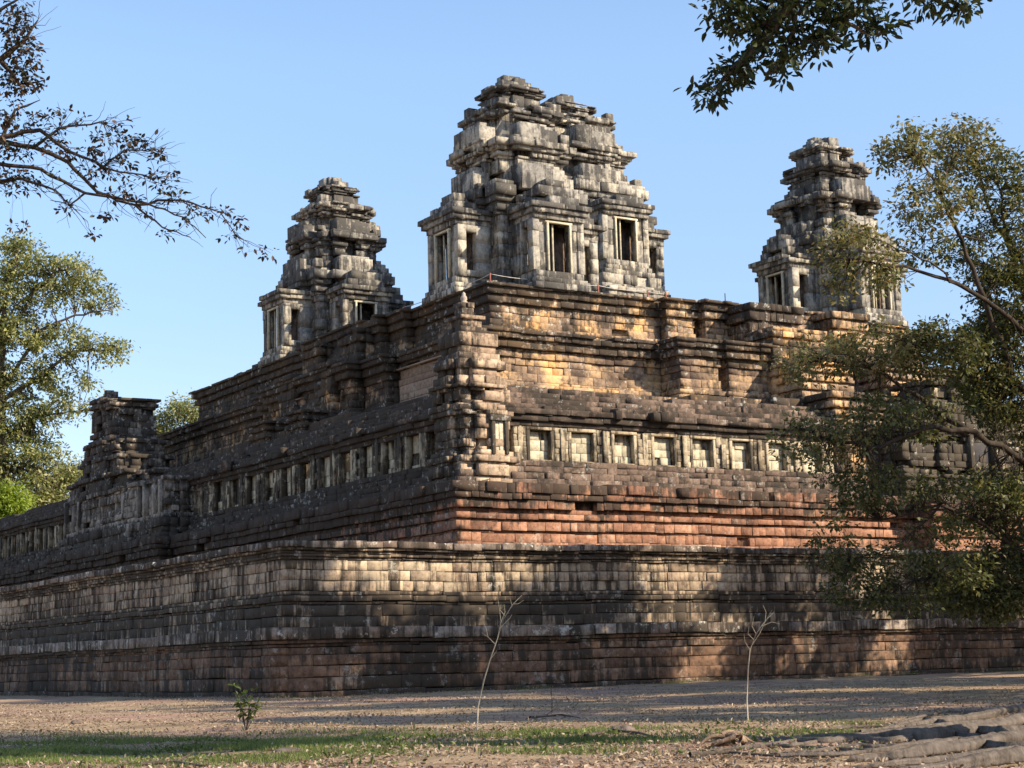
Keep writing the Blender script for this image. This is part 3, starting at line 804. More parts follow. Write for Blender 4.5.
# ------------------------------------------------------------------ vegetation
def leaf_arrays(pts, size, rng, droop=0.3, aspect=0.45, fold=0.25, detail=True, dirs=None):
    """pts (n,3) -> leaf blades; detail: 6 vertices folded along the midrib, otherwise a 4 vertex rhombus"""
    n = len(pts)
    d = rng.normal(0, 1, (n, 3)) if dirs is None else dirs + rng.normal(0, .5, (n, 3))
    d[:, 2] -= droop; d /= np.linalg.norm(d, axis=1)[:, None]
    up = rng.normal(0, .55, (n, 3)) + np.array([0, 0, 1.0])
    s = np.cross(d, up); s /= np.linalg.norm(s, axis=1)[:, None] + 1e-9
    nn = np.cross(s, d)
    L = size * rng.uniform(.6, 1.3, n)[:, None]; Wd = L * aspect
    if detail:
        v = [pts, pts + d * L * .35 + s * Wd * .5 + nn * Wd * fold, pts + d * L * .72 + s * Wd * .38 + nn * Wd * fold * .7, pts + d * L - nn * L * .08,
             pts + d * L * .72 - s * Wd * .38 + nn * Wd * fold * .7, pts + d * L * .35 - s * Wd * .5 + nn * Wd * fold]
        V = np.stack(v, 1).reshape(-1, 3); b = (np.arange(n) * 6)[:, None]
        F = np.concatenate([b + np.array([[0, 1, 2, 3]]), b + np.array([[0, 3, 4, 5]])])
    else:
        v = [pts, pts + d * L * .5 + s * Wd * .5 + nn * Wd * fold, pts + d * L, pts + d * L * .5 - s * Wd * .5 + nn * Wd * fold]
        V = np.stack(v, 1).reshape(-1, 3); b = (np.arange(n) * 4)[:, None]
        F = b + np.array([[0, 1, 2, 3]])
    return V, F

class Wood:
    def __init__(self): self.V = []; self.F = []; self.n = 0
    def add(self, path, rad, seg=6):
        V, F = tube(path, rad, seg); self.V += V; self.F += [tuple(i + self.n for i in f) for f in F]; self.n += len(V)
    def build(self, name, mat, parent): return mesh_obj(name, self.V, np.array(self.F), mat, parent, smooth=True)

def bend(a, b, rng, n=5, sag=.08, wig=.06):
    a, b = np.array(a), np.array(b); L = np.linalg.norm(b - a); out = []
    off = rng.normal(0, wig * L, 3)
    for i in range(n + 1):
        s = i / n; p = a + (b - a) * s + off * math.sin(math.pi * s); p = p + np.array([0, 0, sag * L * math.sin(math.pi * s)]); out.append(p)
    return out

def twigs_along(limbs, rng, count, length, r0):
    """side shoots springing from boughs, leaning the way the bough runs"""
    out = []
    for i in range(count):
        path, a, b = limbs[rng.integers(len(limbs))]; j = rng.integers(len(path) - 1); s_ = rng.random()
        p0, p1 = np.array(path[j]), np.array(path[j + 1]); p = p0 + (p1 - p0) * s_
        t = (p1 - p0) / np.linalg.norm(p1 - p0); d = t * .8 + rng.normal(0, .55, 3) * (1, .8, 1); d /= np.linalg.norm(d)
        L = length * rng.uniform(.4, 1.3); m = p + d * L * .5 + rng.normal(0, .06 * L, 3)
        e = m + (d * .5 + t * .25 + rng.normal(0, .2, 3)) * L
        out.append(([p, m, e], r0, r0 * .35))
    return out

def spread_tree(name, label, cat, base, limbs, clumps, mats, leaf, n_per_m3, seed, bark, group=None, trunk_r=.4, detail=False, sub=7, sub_r=.42, twig_r=.02, aspect=.5, maxd=1e9):
    """limbs = list of (path, r0, r1); clumps = list of (centre, (rx, ry, rz), density, material index).
    Every clump is broken into tufts on twigs that spring from the nearest limb."""
    rng = np.random.default_rng(seed)
    base = np.array(base, float)
    t = tag(empty(name, tuple(base)), label, cat, group)
    tw = Wood(); lw = Wood(); nodes = []
    for i, (path, r0, r1) in enumerate(limbs):
        pts = [np.array(p, float) - base for p in path]
        # refine
        fine = []
        for a, b in zip(pts[:-1], pts[1:]):
            for q in range(4): fine.append(a + (b - a) * q / 4 + rng.normal(0, .02 * np.linalg.norm(b - a), 3) * (q > 0))
        fine.append(pts[-1]); rr = np.linspace(r0, r1, len(fine))
        (tw if i == 0 else lw).add(fine, list(rr), 12 if i == 0 else 7)
        if i > 0 or len(limbs) == 1: nodes += [(p, r) for p, r in zip(fine, rr)]
    NP = np.array([p for p, r in nodes]); NR = np.array([r for p, r in nodes])
    LV = {}; 
    for (c, rad, dens, mi) in clumps:
        c = np.array(c, float) - base; rad = np.array(rad, float)
        vol = 4.19 * rad.prod(); k = max(2, int(sub * vol ** .62 * dens))
        for q in range(k):
            d = rng.normal(0, 1, 3); d /= np.linalg.norm(d); p = c + d * rad * rng.uniform(.15, 1.0) ** .45
            j = np.argmin(np.linalg.norm(NP - p, axis=1) + rng.uniform(0, .6, len(NP)))
            dist = np.linalg.norm(NP[j] - p)
            if dist > maxd: continue
            if dist > .05: lw.add(bend(NP[j], p, rng, 4, .05, .08), list(np.linspace(min(NR[j] * .6, twig_r * (1 + dist * .5)), twig_r * .4, 5)), 4)
            tr = sub_r * rng.uniform(.6, 1.3) * np.array([1, 1, .6])
            n = int(n_per_m3 * rng.uniform(.5, 1.4))
            pt = p + np.clip(rng.normal(0, .5, (n, 3)), -1.1, 1.1) * tr
            dirs = (pt - p); dirs /= np.linalg.norm(dirs, axis=1)[:, None] + 1e-6
            LV.setdefault(mi, []).append(leaf_arrays(pt, leaf, rng, .35, aspect, .2, detail, dirs))
    tw.build('trunk', bark, t); lw.build('branches', bark, t)
    for mi, L in LV.items():
        nv = 0; Vs, Fs = [], []
        for v, f in L: Vs.append(v); Fs.append(f + nv); nv += len(v)
        mesh_obj('crown', np.concatenate(Vs), np.concatenate(Fs), mats[mi], t)
    return t

# right-hand tree standing before the temple
D = 66.0
def A(x, y, dz=0.0): return at(x, y, D + dz)
b0 = A(1075, 690); b0[2] = 0
limbs = [([b0, A(1068, 600), A(1060, 500, 1), A(1052, 400), A(1046, 320, -1)], .5, .22),
         ([A(1052, 400), A(1015, 385, -1), A(985, 300, -2), A(962, 240, -2), A(940, 190, -3), A(915, 155, -3)], .14, .03),
         ([A(1050, 330), A(1010, 250, 1), A(985, 200, 2), A(975, 150, 2)], .11, .03),
         ([A(1055, 360), A(1010, 318, -2), A(960, 285, -4), A(905, 266, -5), A(850, 262, -6)], .12, .03),
         ([A(1062, 500), A(1024, 462, -2), A(975, 432, -4), A(925, 428, -5), A(880, 448, -6), A(830, 440, -6), A(790, 425, -6)], .15, .03),
         ([A(970, 432, -4), A(930, 405, -3), A(880, 372, -4), A(820, 360, -5)], .12, .03),
         ([A(1066, 580), A(1020, 552, -2), A(985, 525, -3), A(940, 505, -4), A(880, 520, -5)], .13, .03),
         ([A(1066, 590), A(1030, 560, 3), A(1000, 470, 4), A(985, 400, 4)], .16, .04),
         ([A(1020, 552, -2), A(960, 570, -3), A(900, 585, -4)], .1, .03),
         ([A(1052, 420), A(1012, 375), A(975, 350, -1), A(935, 345, -3), A(900, 340, -4)], .09, .02),
         ([A(1046, 320, -1), A(1030, 280), A(1005, 230), A(1000, 190), A(990, 170)], .1, .02),
         ([A(1015, 385, -1), A(1005, 340, 1), A(990, 300, 1), A(985, 265)], .06, .015),
         ([A(985, 240, -2), A(955, 235, -2), A(925, 240, -2), A(905, 225, -3)], .04, .012),
         ([A(940, 190, -3), A(950, 165), A(962, 145, 1)], .035, .01),
         ([A(960, 285, -4), A(930, 262, -5), A(890, 245, -6), A(862, 235, -6)], .04, .012),
         ([A(1060, 560), A(1020, 590, -1), A(975, 585, -2)], .08, .02),
         ([A(940, 505, -4), A(900, 545, -4), A(850, 560, -4)], .05, .012)]
cl = []
def cp_(x, y, dz, rx, ry, rd, dens, mi): cl.append((A(x, y, dz), (rx / 26.5, rd, ry / 26.5), dens, mi))
for a in [(905, 150, -3, 28, 25, 1.4, .8, 1), (960, 150, 1, 40, 32, 2, .8, 1), (930, 205, -3, 45, 25, 1.8, .7, 1), (1000, 190, 0, 35, 45, 2, .8, 0),
          (985, 260, 0, 40, 40, 2, .75, 0), (1015, 300, 0, 40, 40, 2, .9, 0), (925, 245, -2, 30, 18, 1.2, .5, 0),
          (855, 245, -6, 42, 26, 1.4, .62, 1), (880, 275, -5, 25, 18, 1, .5, 1), (840, 285, -6, 14, 14, .8, .5, 1),
          (820, 360, -5, 48, 24, 1.6, .6, 1), (880, 350, -4, 50, 26, 1.8, .6, 1), (935, 350, -3, 45, 28, 2, 1.1, 0), (985, 360, 0, 50, 40, 2.5, 1.2, 0),
          (820, 440, -6, 45, 26, 1.5, .7, 1), (880, 420, -5, 45, 26, 1.6, .7, 0), (935, 420, -3, 30, 22, 1.6, .5, 0), (1000, 430, 0, 40, 30, 2.5, .6, 0),
          (960, 395, 1, 40, 24, 2, 1.0, 0), (870, 500, -5, 50, 12, 1.6, .5, 0), (930, 488, -4, 40, 14, 2, .5, 0), (995, 500, -2, 40, 30, 2.4, 1.4, 0), (1000, 400, -1, 35, 30, 2, 1.1, 0),
          (880, 560, -4, 50, 16, 1.8, .45, 0), (950, 570, -3, 45, 26, 2.2, .9, 0), (900, 600, -3, 50, 12, 1.8, .6, 0), (985, 600, -2, 45, 20, 2, 1.3, 0), (940, 530, -3, 50, 14, 2, .5, 0), (860, 480, -5, 45, 16, 1.6, .7, 0), (835, 545, -4, 25, 30, 1.4, .4, 0), (1005, 575, -1, 40, 45, 2.4, 1.3, 0), (860, 590, -4, 40, 18, 1.4, .6, 0),
          (1000, 330, 2, 40, 25, 2, 1.2, 0), (1060, 250, 0, 50, 70, 3, .9, 0), (1080, 400, 0, 60, 80, 3, .9, 0), (1085, 540, 0, 60, 60, 3, .9, 0)]: cp_(*a)
spread_tree('broadleaf_tree', 'olive and rusty leaved tree leaning in from the right edge before the temple', 'tree', b0, limbs, cl,
            [M_leaf_r, M_leaf_rust], .21, 17, 901, M_bark_dark, 'trees around the temple', sub=27, sub_r=.36, twig_r=.012, aspect=.5, maxd=1.9)

# tall tree beyond the shaded wing, at the left edge
D = 250.0
b0 = A(5, 640); b0[2] = 0
limbs = [([b0, A(6, 540), A(2, 470), A(0, 400), A(2, 330)], 1.3, .6),
         ([A(2, 400), A(35, 380), A(70, 352), A(110, 350)], .4, .1), ([A(0, 440), A(40, 415), A(80, 412)], .3, .08),
         ([A(2, 350), A(30, 300), A(60, 270), A(90, 268)], .35, .08), ([A(2, 340), A(8, 280), A(20, 245)], .35, .1), ([A(4, 470), A(30, 470), A(52, 480)], .3, .1), ([A(2, 390), A(40, 330), A(75, 315), A(110, 310)], .3, .08)]
cl = []
def cq(x, y, dz, rx, ry, rd, dens, mi=0): cl.append((A(x, y, dz), (rx / 7.0, rd, ry * 1.35 / 7.0), dens * .78, mi))
for a in [(20, 258, 0, 30, 16, 4, 1), (70, 272, 0, 32, 12, 4, .9), (40, 295, 0, 40, 12, 4, .9), (95, 300, 2, 22, 12, 3, .8), (20, 330, 0, 35, 18, 4, .9),
          (60, 345, 0, 32, 14, 4, .9), (105, 350, 0, 26, 10, 3, 1.0), (25, 375, 0, 32, 16, 4, .9), (70, 385, 0, 25, 12, 3, .7), (15, 415, 0, 30, 18, 4, 1), (55, 412, 0, 32, 10, 4, .8),
          (30, 445, 0, 38, 16, 4, 1), (20, 480, 0, 40, 22, 4, 1.1), (50, 480, 3, 22, 24, 4, .7), (95, 405, 0, 14, 7, 2, .6), (5, 300, 0, 20, 40, 4, .8), (-25, 380, 0, 35, 90, 6, .8)]: cq(*a)
spread_tree('broadleaf_tree', 'tall light green tree rising beyond the gallery at the left edge', 'tree', b0, limbs, cl, [M_leaf_l], .62, 34, 902, M_bark, 'trees around the temple', sub=2.6, sub_r=1.25, twig_r=.08)
D = 238.0
b0 = A(-8, 640); b0[2] = 0
cl = []
for a in [(6, 502, 0, 22, 14, 3, 1.6), (12, 522, 0, 18, 14, 3, 1.6), (-18, 515, 0, 22, 20, 3, 1.2)]: cl.append((at(a[0], a[1], D), (a[3] / 7.0, a[5], a[4] / 7.0), a[6], 0))
spread_tree('broadleaf_tree', 'small bright yellow green tree low at the left edge', 'tree', b0, [([b0, A(-6, 560), A(-2, 530)], .3, .15), ([A(-2, 540), A(8, 515)], .12, .05), ([A(-6, 550), A(-20, 520)], .12, .05)], cl, [M_leaf_y], .5, 60, 903, M_bark, 'trees around the temple', sub=3, sub_r=1.6, twig_r=.05)
D = 268.0
b0 = A(175, 650); b0[2] = 0
cl = []
for a in [(160, 425, 0, 16, 14, 3, 1), (185, 410, 0, 20, 14, 3, 1), (200, 425, 0, 18, 18, 3, 1), (175, 440, 0, 25, 18, 3, 1.2), (225, 440, 0, 25, 22, 3, 1)]: cl.append((at(a[0], a[1], D), (a[3] / 6.5, a[5], a[4] / 6.5), a[6], 0))
spread_tree('broadleaf_tree', 'green treetop showing between the gate tower and the pyramid', 'tree', b0, [([b0, A(176, 540), A(178, 440)], .9, .4), ([A(178, 460), A(195, 420)], .3, .1), ([A(177, 465), A(160, 430)], .3, .1), ([A(177, 470), A(222, 440)], .3, .1)], cl, [M_leaf_l], .5, 50, 904, M_bark, 'trees around the temple', sub=2.4, sub_r=1.6, twig_r=.07)
D = 255.0
b0 = A(62, 640); b0[2] = 0
cl = []
for a in [(62, 480, 0, 20, 14, 3, 1), (48, 500, 0, 22, 14, 3, 1), (75, 470, 0, 14, 14, 3, .9)]: cl.append((at(a[0], a[1], D), (a[3] / 6.9, a[5], a[4] / 6.9), a[6], 0))
spread_tree('broadleaf_tree', 'dull green tree just left of the ruined gate tower', 'tree', b0, [([b0, A(63, 540), A(62, 490)], .5, .25), ([A(62, 500), A(52, 490)], .2, .08), ([A(62, 500), A(74, 472)], .2, .08)], cl, [M_leaf_l], .5, 50, 905, M_bark, 'trees around the temple', sub=2.6, sub_r=1.4, twig_r=.06)

# giant tree just outside the right edge: its roots cross the corner and one bough hangs into the sky
D = 27.0
bt = np.array([12.5, 30.0, 0.0])
limbs = [([bt + (0, 0, -.3), bt + (0, 0, 3), bt + (.2, -.3, 8), bt + (0, 0, 15), bt + (.4, .2, 19)], 1.15, .55),
         ([bt + (-.1, -.4, 9.3), A(1180, -210), A(1020, -130), A(880, -60), A(800, -12), A(770, 30), A(735, 68), A(712, 92)], .3, .012),
         ([A(880, -60), A(850, -10), A(845, 22), A(870, 35), A(890, 33)], .06, .01),
         ([A(1020, -130), A(960, -50), A(930, -12), A(955, 4)], .08, .01),
         ([A(800, -12), A(790, 40), A(775, 70), A(765, 78)], .05, .01),
         ([A(770, 20), A(745, 30), A(715, 28)], .035, .008), ([A(735, 68), A(718, 72), A(705, 80)], .02, .006)]
cl = []
for a in [(735, 20, 25, 25), (775, 20, 30, 30), (815, 15, 30, 28), (855, 12, 30, 20), (880, 32, 18, 9), (765, 55, 28, 22), (735, 72, 20, 12), (712, 92, 15, 12), (785, 65, 12, 14), (825, 45, 12, 10), (930, -4, 28, 10), (960, 2, 20, 8), (720, 5, 18, 10), (800, -25, 90, 30)]:
    cl.append((A(a[0], a[1]), (a[2] / 65, .45, a[3] / 65), 1.0, 0))
for i in range(16):
    an = i * 2.4; cl.append((bt + np.array([3.5 + 5.5 * math.cos(an), 2 + 5.5 * math.sin(an), 17 + (i % 4) * 2.2]), (3, 3, 1.6), .10, 0))
spread_tree('giant_tree', 'huge old tree at the right edge whose roots sprawl over the ground', 'tree', bt, limbs, cl, [M_leaf_d], .16, 14, 906, M_root, 'trees around the temple', detail=True, sub=46, sub_r=.22, twig_r=.006, aspect=.42)
gt = bpy.data.objects['giant_tree']
def root_path(pix, r0, r1, nm='root', lift=.0):
    P = []
    for i, (x, y) in enumerate(pix):
        # on the ground under the pixel
        d_ = at(x, y, 1.0) - np.array([0, 0, EYE]); p = np.array([0, 0, EYE]) + d_ * (-EYE / d_[2]); P.append(p - bt)
    fine = []; rg_ = np.random.default_rng(int(pix[0][0]))
    for a, b in zip(P[:-1], P[1:]):
        for q in range(14): fine.append(a + (b - a) * q / 14 + rg_.normal(0, .012, 3) + np.array([0, .03 * math.sin(q * .45 + pix[0][1]), 0]))
    fine.append(P[-1]); n = len(fine); rr = np.linspace(r0, r1, n) * (1 + .10 * np.sin(np.arange(n) * .3 + pix[0][1]) + .05 * np.sin(np.arange(n) * 1.1)) * rg_.uniform(.93, 1.07, n)
    fine = [np.array([p[0], p[1], lift * (1 - i / n) + rr[i] * .25 + .015 * math.sin(i * .2 + pix[0][0])]) for i, p in enumerate(fine)]
    V, F = tube(fine, list(rr), 20); V = np.array(V); cen = np.repeat(np.array(fine), 20, 0); d_ = V - cen
    an = np.tile(np.arange(20), len(fine)) * .6; st_ = np.repeat(np.arange(len(fine)), 20) * .43
    k_ = 1 + .13 * np.sin(an * 1.57 + st_ * .35 + pix[0][1]) + .10 * np.sin(an * 2.6 - st_ * .25) + .07 * np.sin(an * 5.2 + st_ * .3) + rg_.normal(0, .03, len(V))
    d_[:, 2] *= 1.15; mesh_obj(nm, cen + d_ * k_[:, None], np.array(F), M_root, gt, smooth=True)
for pl, a, b, l_ in (
    ([(1180, 722), (1060, 718), (1000, 731), (930, 741), (880, 741), (820, 744), (760, 742)], .36, .06, .3),
    ([(1180, 740), (1060, 742), (1000, 746), (960, 752), (900, 757), (850, 760)], .36, .05, .35),
    ([(1180, 708), (1060, 708), (1010, 714), (970, 721), (920, 726), (860, 733)], .30, .05, .3),
    ([(1190, 757), (1060, 757), (1000, 762), (950, 767), (900, 775)], .26, .06, .2),
    ([(1100, 732), (1000, 736), (950, 732), (880, 736), (820, 740), (770, 747), (705, 751)], .19, .03, .2),
    ([(1120, 725), (1020, 724), (960, 728), (900, 733), (850, 738), (800, 738), (765, 740)], .16, .03, .2),
    ([(980, 740), (930, 736), (890, 739), (840, 738), (800, 742)], .12, .03, .1),
    ([(960, 728), (925, 722), (890, 727), (850, 728), (820, 731)], .12, .02, .1),
    ([(1010, 742), (950, 744), (900, 748), (860, 748), (810, 752), (770, 753)], .13, .02, .1),
    ([(990, 716), (950, 714), (915, 719), (880, 725)], .12, .02, .1),
    ([(1100, 728), (1010, 727), (950, 736), (890, 744), (840, 741), (790, 748), (735, 747)], .17, .03, .2),
    ([(1100, 750), (1010, 752), (960, 745), (900, 750), (840, 755), (780, 757)], .17, .03, .2),
    ([(1040, 736), (985, 741), (930, 748), (870, 752), (800, 748)], .13, .03, .1),
    ([(1030, 750), (980, 757), (940, 760), (890, 766), (850, 768)], .12, .03, .1)): root_path(pl, a * .5, b * .8, lift=l_ * .3)

# bough of a tree outside the left edge
D = 22.0
bl_ = np.array([-9.5, 21.0, 0.0])
limbs = [([bl_ + (0, 0, -.2), bl_ + (.1, 0, 4), bl_ + (-.1, .2, 8), bl_ + (.1, 0, 11)], .4, .16),
         ([bl_ + (0, 0.1, 7.4), A(-120, 150), A(0, 142), A(34, 147), A(68, 162), A(98, 193), A(135, 205), A(162, 227), A(190, 237)], .045, .006),
         ([A(-120, 150), A(0, 164), A(41, 169), A(85, 193), A(146, 203), A(183, 217), A(206, 238)], .032, .005),
         ([A(-20, 142), A(40, 130), A(70, 152), A(120, 172), A(165, 178)], .035, .005),
         ([A(34, 147), A(60, 128), A(100, 122), A(118, 130)], .022, .004), ([A(98, 170), A(125, 150), A(155, 150)], .018, .004),
         ([A(-20, 185), A(20, 178), A(55, 190), A(75, 210)], .03, .005), ([A(135, 205), A(180, 200), A(220, 212), A(240, 240)], .018, .004),
         ([bl_ + (0, .1, 9), A(-60, 40), A(0, 60), A(25, 40), A(38, 20)], .08, .008), ([A(0, 60), A(20, 85), A(45, 80)], .03, .006), ([A(-60, 40), A(0, 10), A(25, -5)], .04, .008),
         ([A(0, 142), A(15, 110), A(40, 100)], .03, .005), ([A(85, 193), A(70, 205), A(50, 200)], .015, .004)]
cl = []
for a in [(15, 20, 16, 22, 2.2), (22, 55, 18, 22, 2.4), (10, 85, 16, 18, 2.2), (30, 85, 12, 12, 1.5), (15, 120, 18, 12, 1.6), (50, 118, 16, 7, .8), (10, 150, 14, 10, 1.4), (40, 150, 20, 10, 1.0), (80, 155, 18, 8, .7),
          (110, 140, 14, 6, .6), (20, 185, 20, 14, 1.0), (105, 208, 6, 8, 1.2), (135, 195, 10, 4, .7), (165, 182, 8, 5, .8), (163, 232, 6, 4, .8), (205, 212, 5, 6, 1.0), (222, 210, 6, 5, .8), (226, 238, 6, 4, .8), (242, 223, 3, 3, .6), (150, 178, 12, 6, .5),
          (20, 232, 14, 5, 1.2), (85, 175, 20, 8, .6), (-40, 60, 40, 60, 1.2)]:
    cl.append((A(a[0], a[1]), (a[2] / 80, .3, a[3] / 80), a[4], 0))
_rtw = np.random.default_rng(31); _tw = twigs_along(limbs[1:9], _rtw, 300, .30, .005); limbs += _tw
for q in _tw[::5]: cl.append((q[0][2], (.07, .07, .07), .06, 0))
for i in range(10):
    an = i * 2.4; cl.append((bl_ + np.array([-1.5 + 2.5 * math.cos(an), 2.5 * math.sin(an), 10 + (i % 3) * 1.2]), (1.4, 1.4, .9), .3, 0))
spread_tree('overhanging_tree', 'dark twiggy tree reaching into the sky from the upper left edge', 'tree', bl_, limbs, cl, [M_leaf_b], .072, 8, 907, M_bark_dark, 'trees around the temple', detail=True, sub=80, sub_r=.10, twig_r=.004, aspect=.5, maxd=.5)

# shade trees standing outside the right edge
rg2 = np.random.default_rng(77)
def shade_tree(x, y):
    b = np.array([x, y, 0.0]); cl = []
    limbs = [([b, b + (0, .2, 8), b + (.4, 0, 15), b + (.2, .3, 24)], .6, .2)]
    for i in range(9):
        an = i * 2.4; z = 9 + i * 1.8
        limbs.append(([b + (.3, 0, z), b + np.array([3.5 * math.cos(an), 3.5 * math.sin(an), z + 2.5]), b + np.array([6 * math.cos(an), 6 * math.sin(an), z + 3.5])], .16, .05))
    for i in range(17):
        an = i * 2.4; z = 8 + 20 * (i / 17); r_ = 5.6 * math.sin(math.pi * min(1, (.18 + .8 * i / 17))) * (.5 + .5 * ((i * 7) % 5) / 4)
        cl.append((b + np.array([r_ * math.cos(an), r_ * math.sin(an), z]), (2.1, 2.1, 1.5), 2.6, 0))
    return spread_tree('broadleaf_tree', 'tall shade tree of the forest edge outside the picture', 'tree', b, limbs, cl, [M_leaf_r], .55, 18, 950, M_bark_dark, 'trees of the forest edge', sub=2.5, sub_r=.9, twig_r=.03)
sp0 = [(31.5, 82), (34.5, 73, 1.4), (35.5, 90.5, 1.0), (42, 100, .98), (49, 110, .86), (42, 84, 1.15), (52, 70, 1.3), (37, 49, 1.0), (33, 38, .95), (27.5, 61, .5), (61, 118, .9), (55, 107, .95)]
proto = shade_tree(*sp0[0])
for i, (x, y, sc_) in enumerate(sp0[1:]):
    o = proto.copy(); COL.objects.link(o); o.location = (x, y, 0); o.rotation_euler = (0, 0, 1.3 * (i + 1)); o.scale = [sc_] * 3
    for ch in list(proto.children):
        c = ch.copy(); COL.objects.link(c); c.parent = o

def on_ground(x, y):
    d_ = at(x, y, 1.0) - np.array([0, 0, EYE]); p = np.array([0, 0, EYE]) + d_ * (-EYE / d_[2]); p[2] = gz(p[0], p[1]); return p

def sapling(label, pix, seed, r=.028, twigs=()):
    b = on_ground(*pix[0]); dep = b[1]
    P = [np.array([0, 0, -.1])] + [at(x, y, dep / math.cos(PITCH) * 1.0) - b for x, y in pix[1:]]
    sc_ = 1.0
    t = tag(empty('sapling', tuple(b)), label, 'sapling', 'bare saplings in front of the temple')
    w_ = Wood(); rr = list(np.linspace(r, r * .35, len(P))); w_.add(P, rr, 7); w_.build('trunk', M_bark_pale, t)
    w_ = Wood()
    for tg in twigs:
        Q = [at(x, y, dep / math.cos(PITCH)) - b for x, y in tg]; w_.add(Q, list(np.linspace(r * .45, r * .15, len(Q))), 5)
    w_.build('twigs', M_bark_pale, t)
    return t
sapling('slender bare sapling forked like a Y, pale bark, nearer the temple corner', [(477, 731), (478, 708), (484, 680), (490, 660), (497, 640), (504, 618), (513, 604), (522, 595)], 1, .021,
        [[(497, 640), (501, 622), (499, 606), (497, 594)], [(496, 645), (488, 637), (482, 633)], [(508, 612), (512, 606), (510, 598)], [(500, 628), (510, 618), (512, 614)], [(490, 660), (496, 652), (499, 643)], [(513, 604), (518, 604), (524, 600)], [(501, 622), (505, 612), (504, 604)], [(488, 637), (486, 628), (483, 622)], [(505, 616), (500, 610), (501, 604)]])
sapling('thin bare sapling with a bent tip, standing behind the tree roots', [(748, 723), (747, 700), (748, 670), (750, 650), (756, 634), (762, 625), (768, 618)], 2, .02,
        [[(752, 645), (760, 633), (765, 622), (772, 610)], [(756, 634), (752, 626), (754, 616)], [(762, 626), (772, 622), (780, 624)], [(750, 650), (745, 642), (744, 634)], [(754, 640), (748, 634), (749, 626)], [(768, 618), (774, 612), (775, 606)], [(765, 622), (766, 612), (763, 605)]])
# leafy shrub before the corner
b = on_ground(246, 731)
t = tag(empty('shrub', tuple(b)), 'small leafy green shrub alone on the dirt before the temple corner', 'shrub')
w_ = Wood(); rs = np.random.default_rng(3); L = []
for i in range(7):
    an = i * 2.4; tip = np.array([.30 * math.cos(an), .22 * math.sin(an), .68 + .11 * (i % 5)]); pth = bend((0, 0, -.03), tip, rs, 5, .05, .05)
    w_.add(pth, list(np.linspace(.014, .005, 6)), 5)
    for q in range(2, 6):
        n = 5; pt = np.repeat(pth[q][None], n, 0); dr = rs.normal(0, 1, (n, 3)); dr[:, 2] = abs(dr[:, 2]) * .3; L.append(leaf_arrays(pt, .17, rs, .35, .36, .2, True, dr))
w_.build('stems', M_bark, t); nv = 0; Vs, Fs = [], []
for v, f in L: Vs.append(v); Fs.append(f + nv); nv += len(v)
mesh_obj('foliage', np.concatenate(Vs), np.concatenate(Fs), M_leaf_s, t)

def rock(name, label, cat, pix, size, mat, seed, kind=None):
    b = on_ground(*pix); rr = np.random.default_rng(seed); n, m = 9, 14; V = []
    for i in range(n):
        th = math.pi * i / (n - 1)
        for k in range(m):
            ph = k * math.tau / m; r_ = 1 + .22 * math.sin(3 * ph + seed) * math.sin(th) + rr.normal(0, .07)
            V.append((size[0] * r_ * math.sin(th) * math.cos(ph), size[1] * r_ * math.sin(th) * math.sin(ph), size[2] * (math.cos(th) * r_ * .9 + .35)))
    F = [(i * m + k, i * m + (k + 1) % m, (i + 1) * m + (k + 1) % m, (i + 1) * m + k) for i in range(n - 1) for k in range(m)]
    return tag(mesh_obj(name, V, np.array(F), mat, None, loc=tuple(b), rz=seed), label, cat)
M_rock = plain('field_stone', (0.15, 0.115, 0.095), .95, 0, .45, 4)
rock('stone', 'rounded grey stone lying on the dirt between the two saplings', 'stone', (624, 732), (.30, .24, .13), M_rock, 4)
rock('stone', 'flat slab of stone at the grass edge below the shrub', 'stone', (290, 752), (.34, .3, .07), M_rock, 8)
rock('stone', 'small dark stone on the left of the dirt clearing', 'stone', (75, 724), (.16, .14, .09), M_rock, 9)
# weathered stump wood at the end of the roots
b = on_ground(732, 746)
w_ = Wood(); rs = np.random.default_rng(8)
for i in range(16):
    an = rs.uniform(-.7, 3.9); ln = rs.uniform(.25, .8); st0 = np.array([rs.normal(0, .14), rs.normal(0, .1), rs.uniform(.02, .2)])
    w_.add(bend(st0, st0 * .6 + np.array([ln * math.cos(an), .5 * ln * math.sin(an), rs.uniform(-.18, .06)]), rs, 5, .08, .1), list(np.linspace(rs.uniform(.035, .085), .012, 6)), 6)
tag(w_.build('stump', bark_mat('split_wood', (0.10, 0.065, 0.045), (0.40, 0.28, 0.19), 2.5), None), 'pale splintered stump wood at the tip of the roots', 'stump').location = tuple(b)
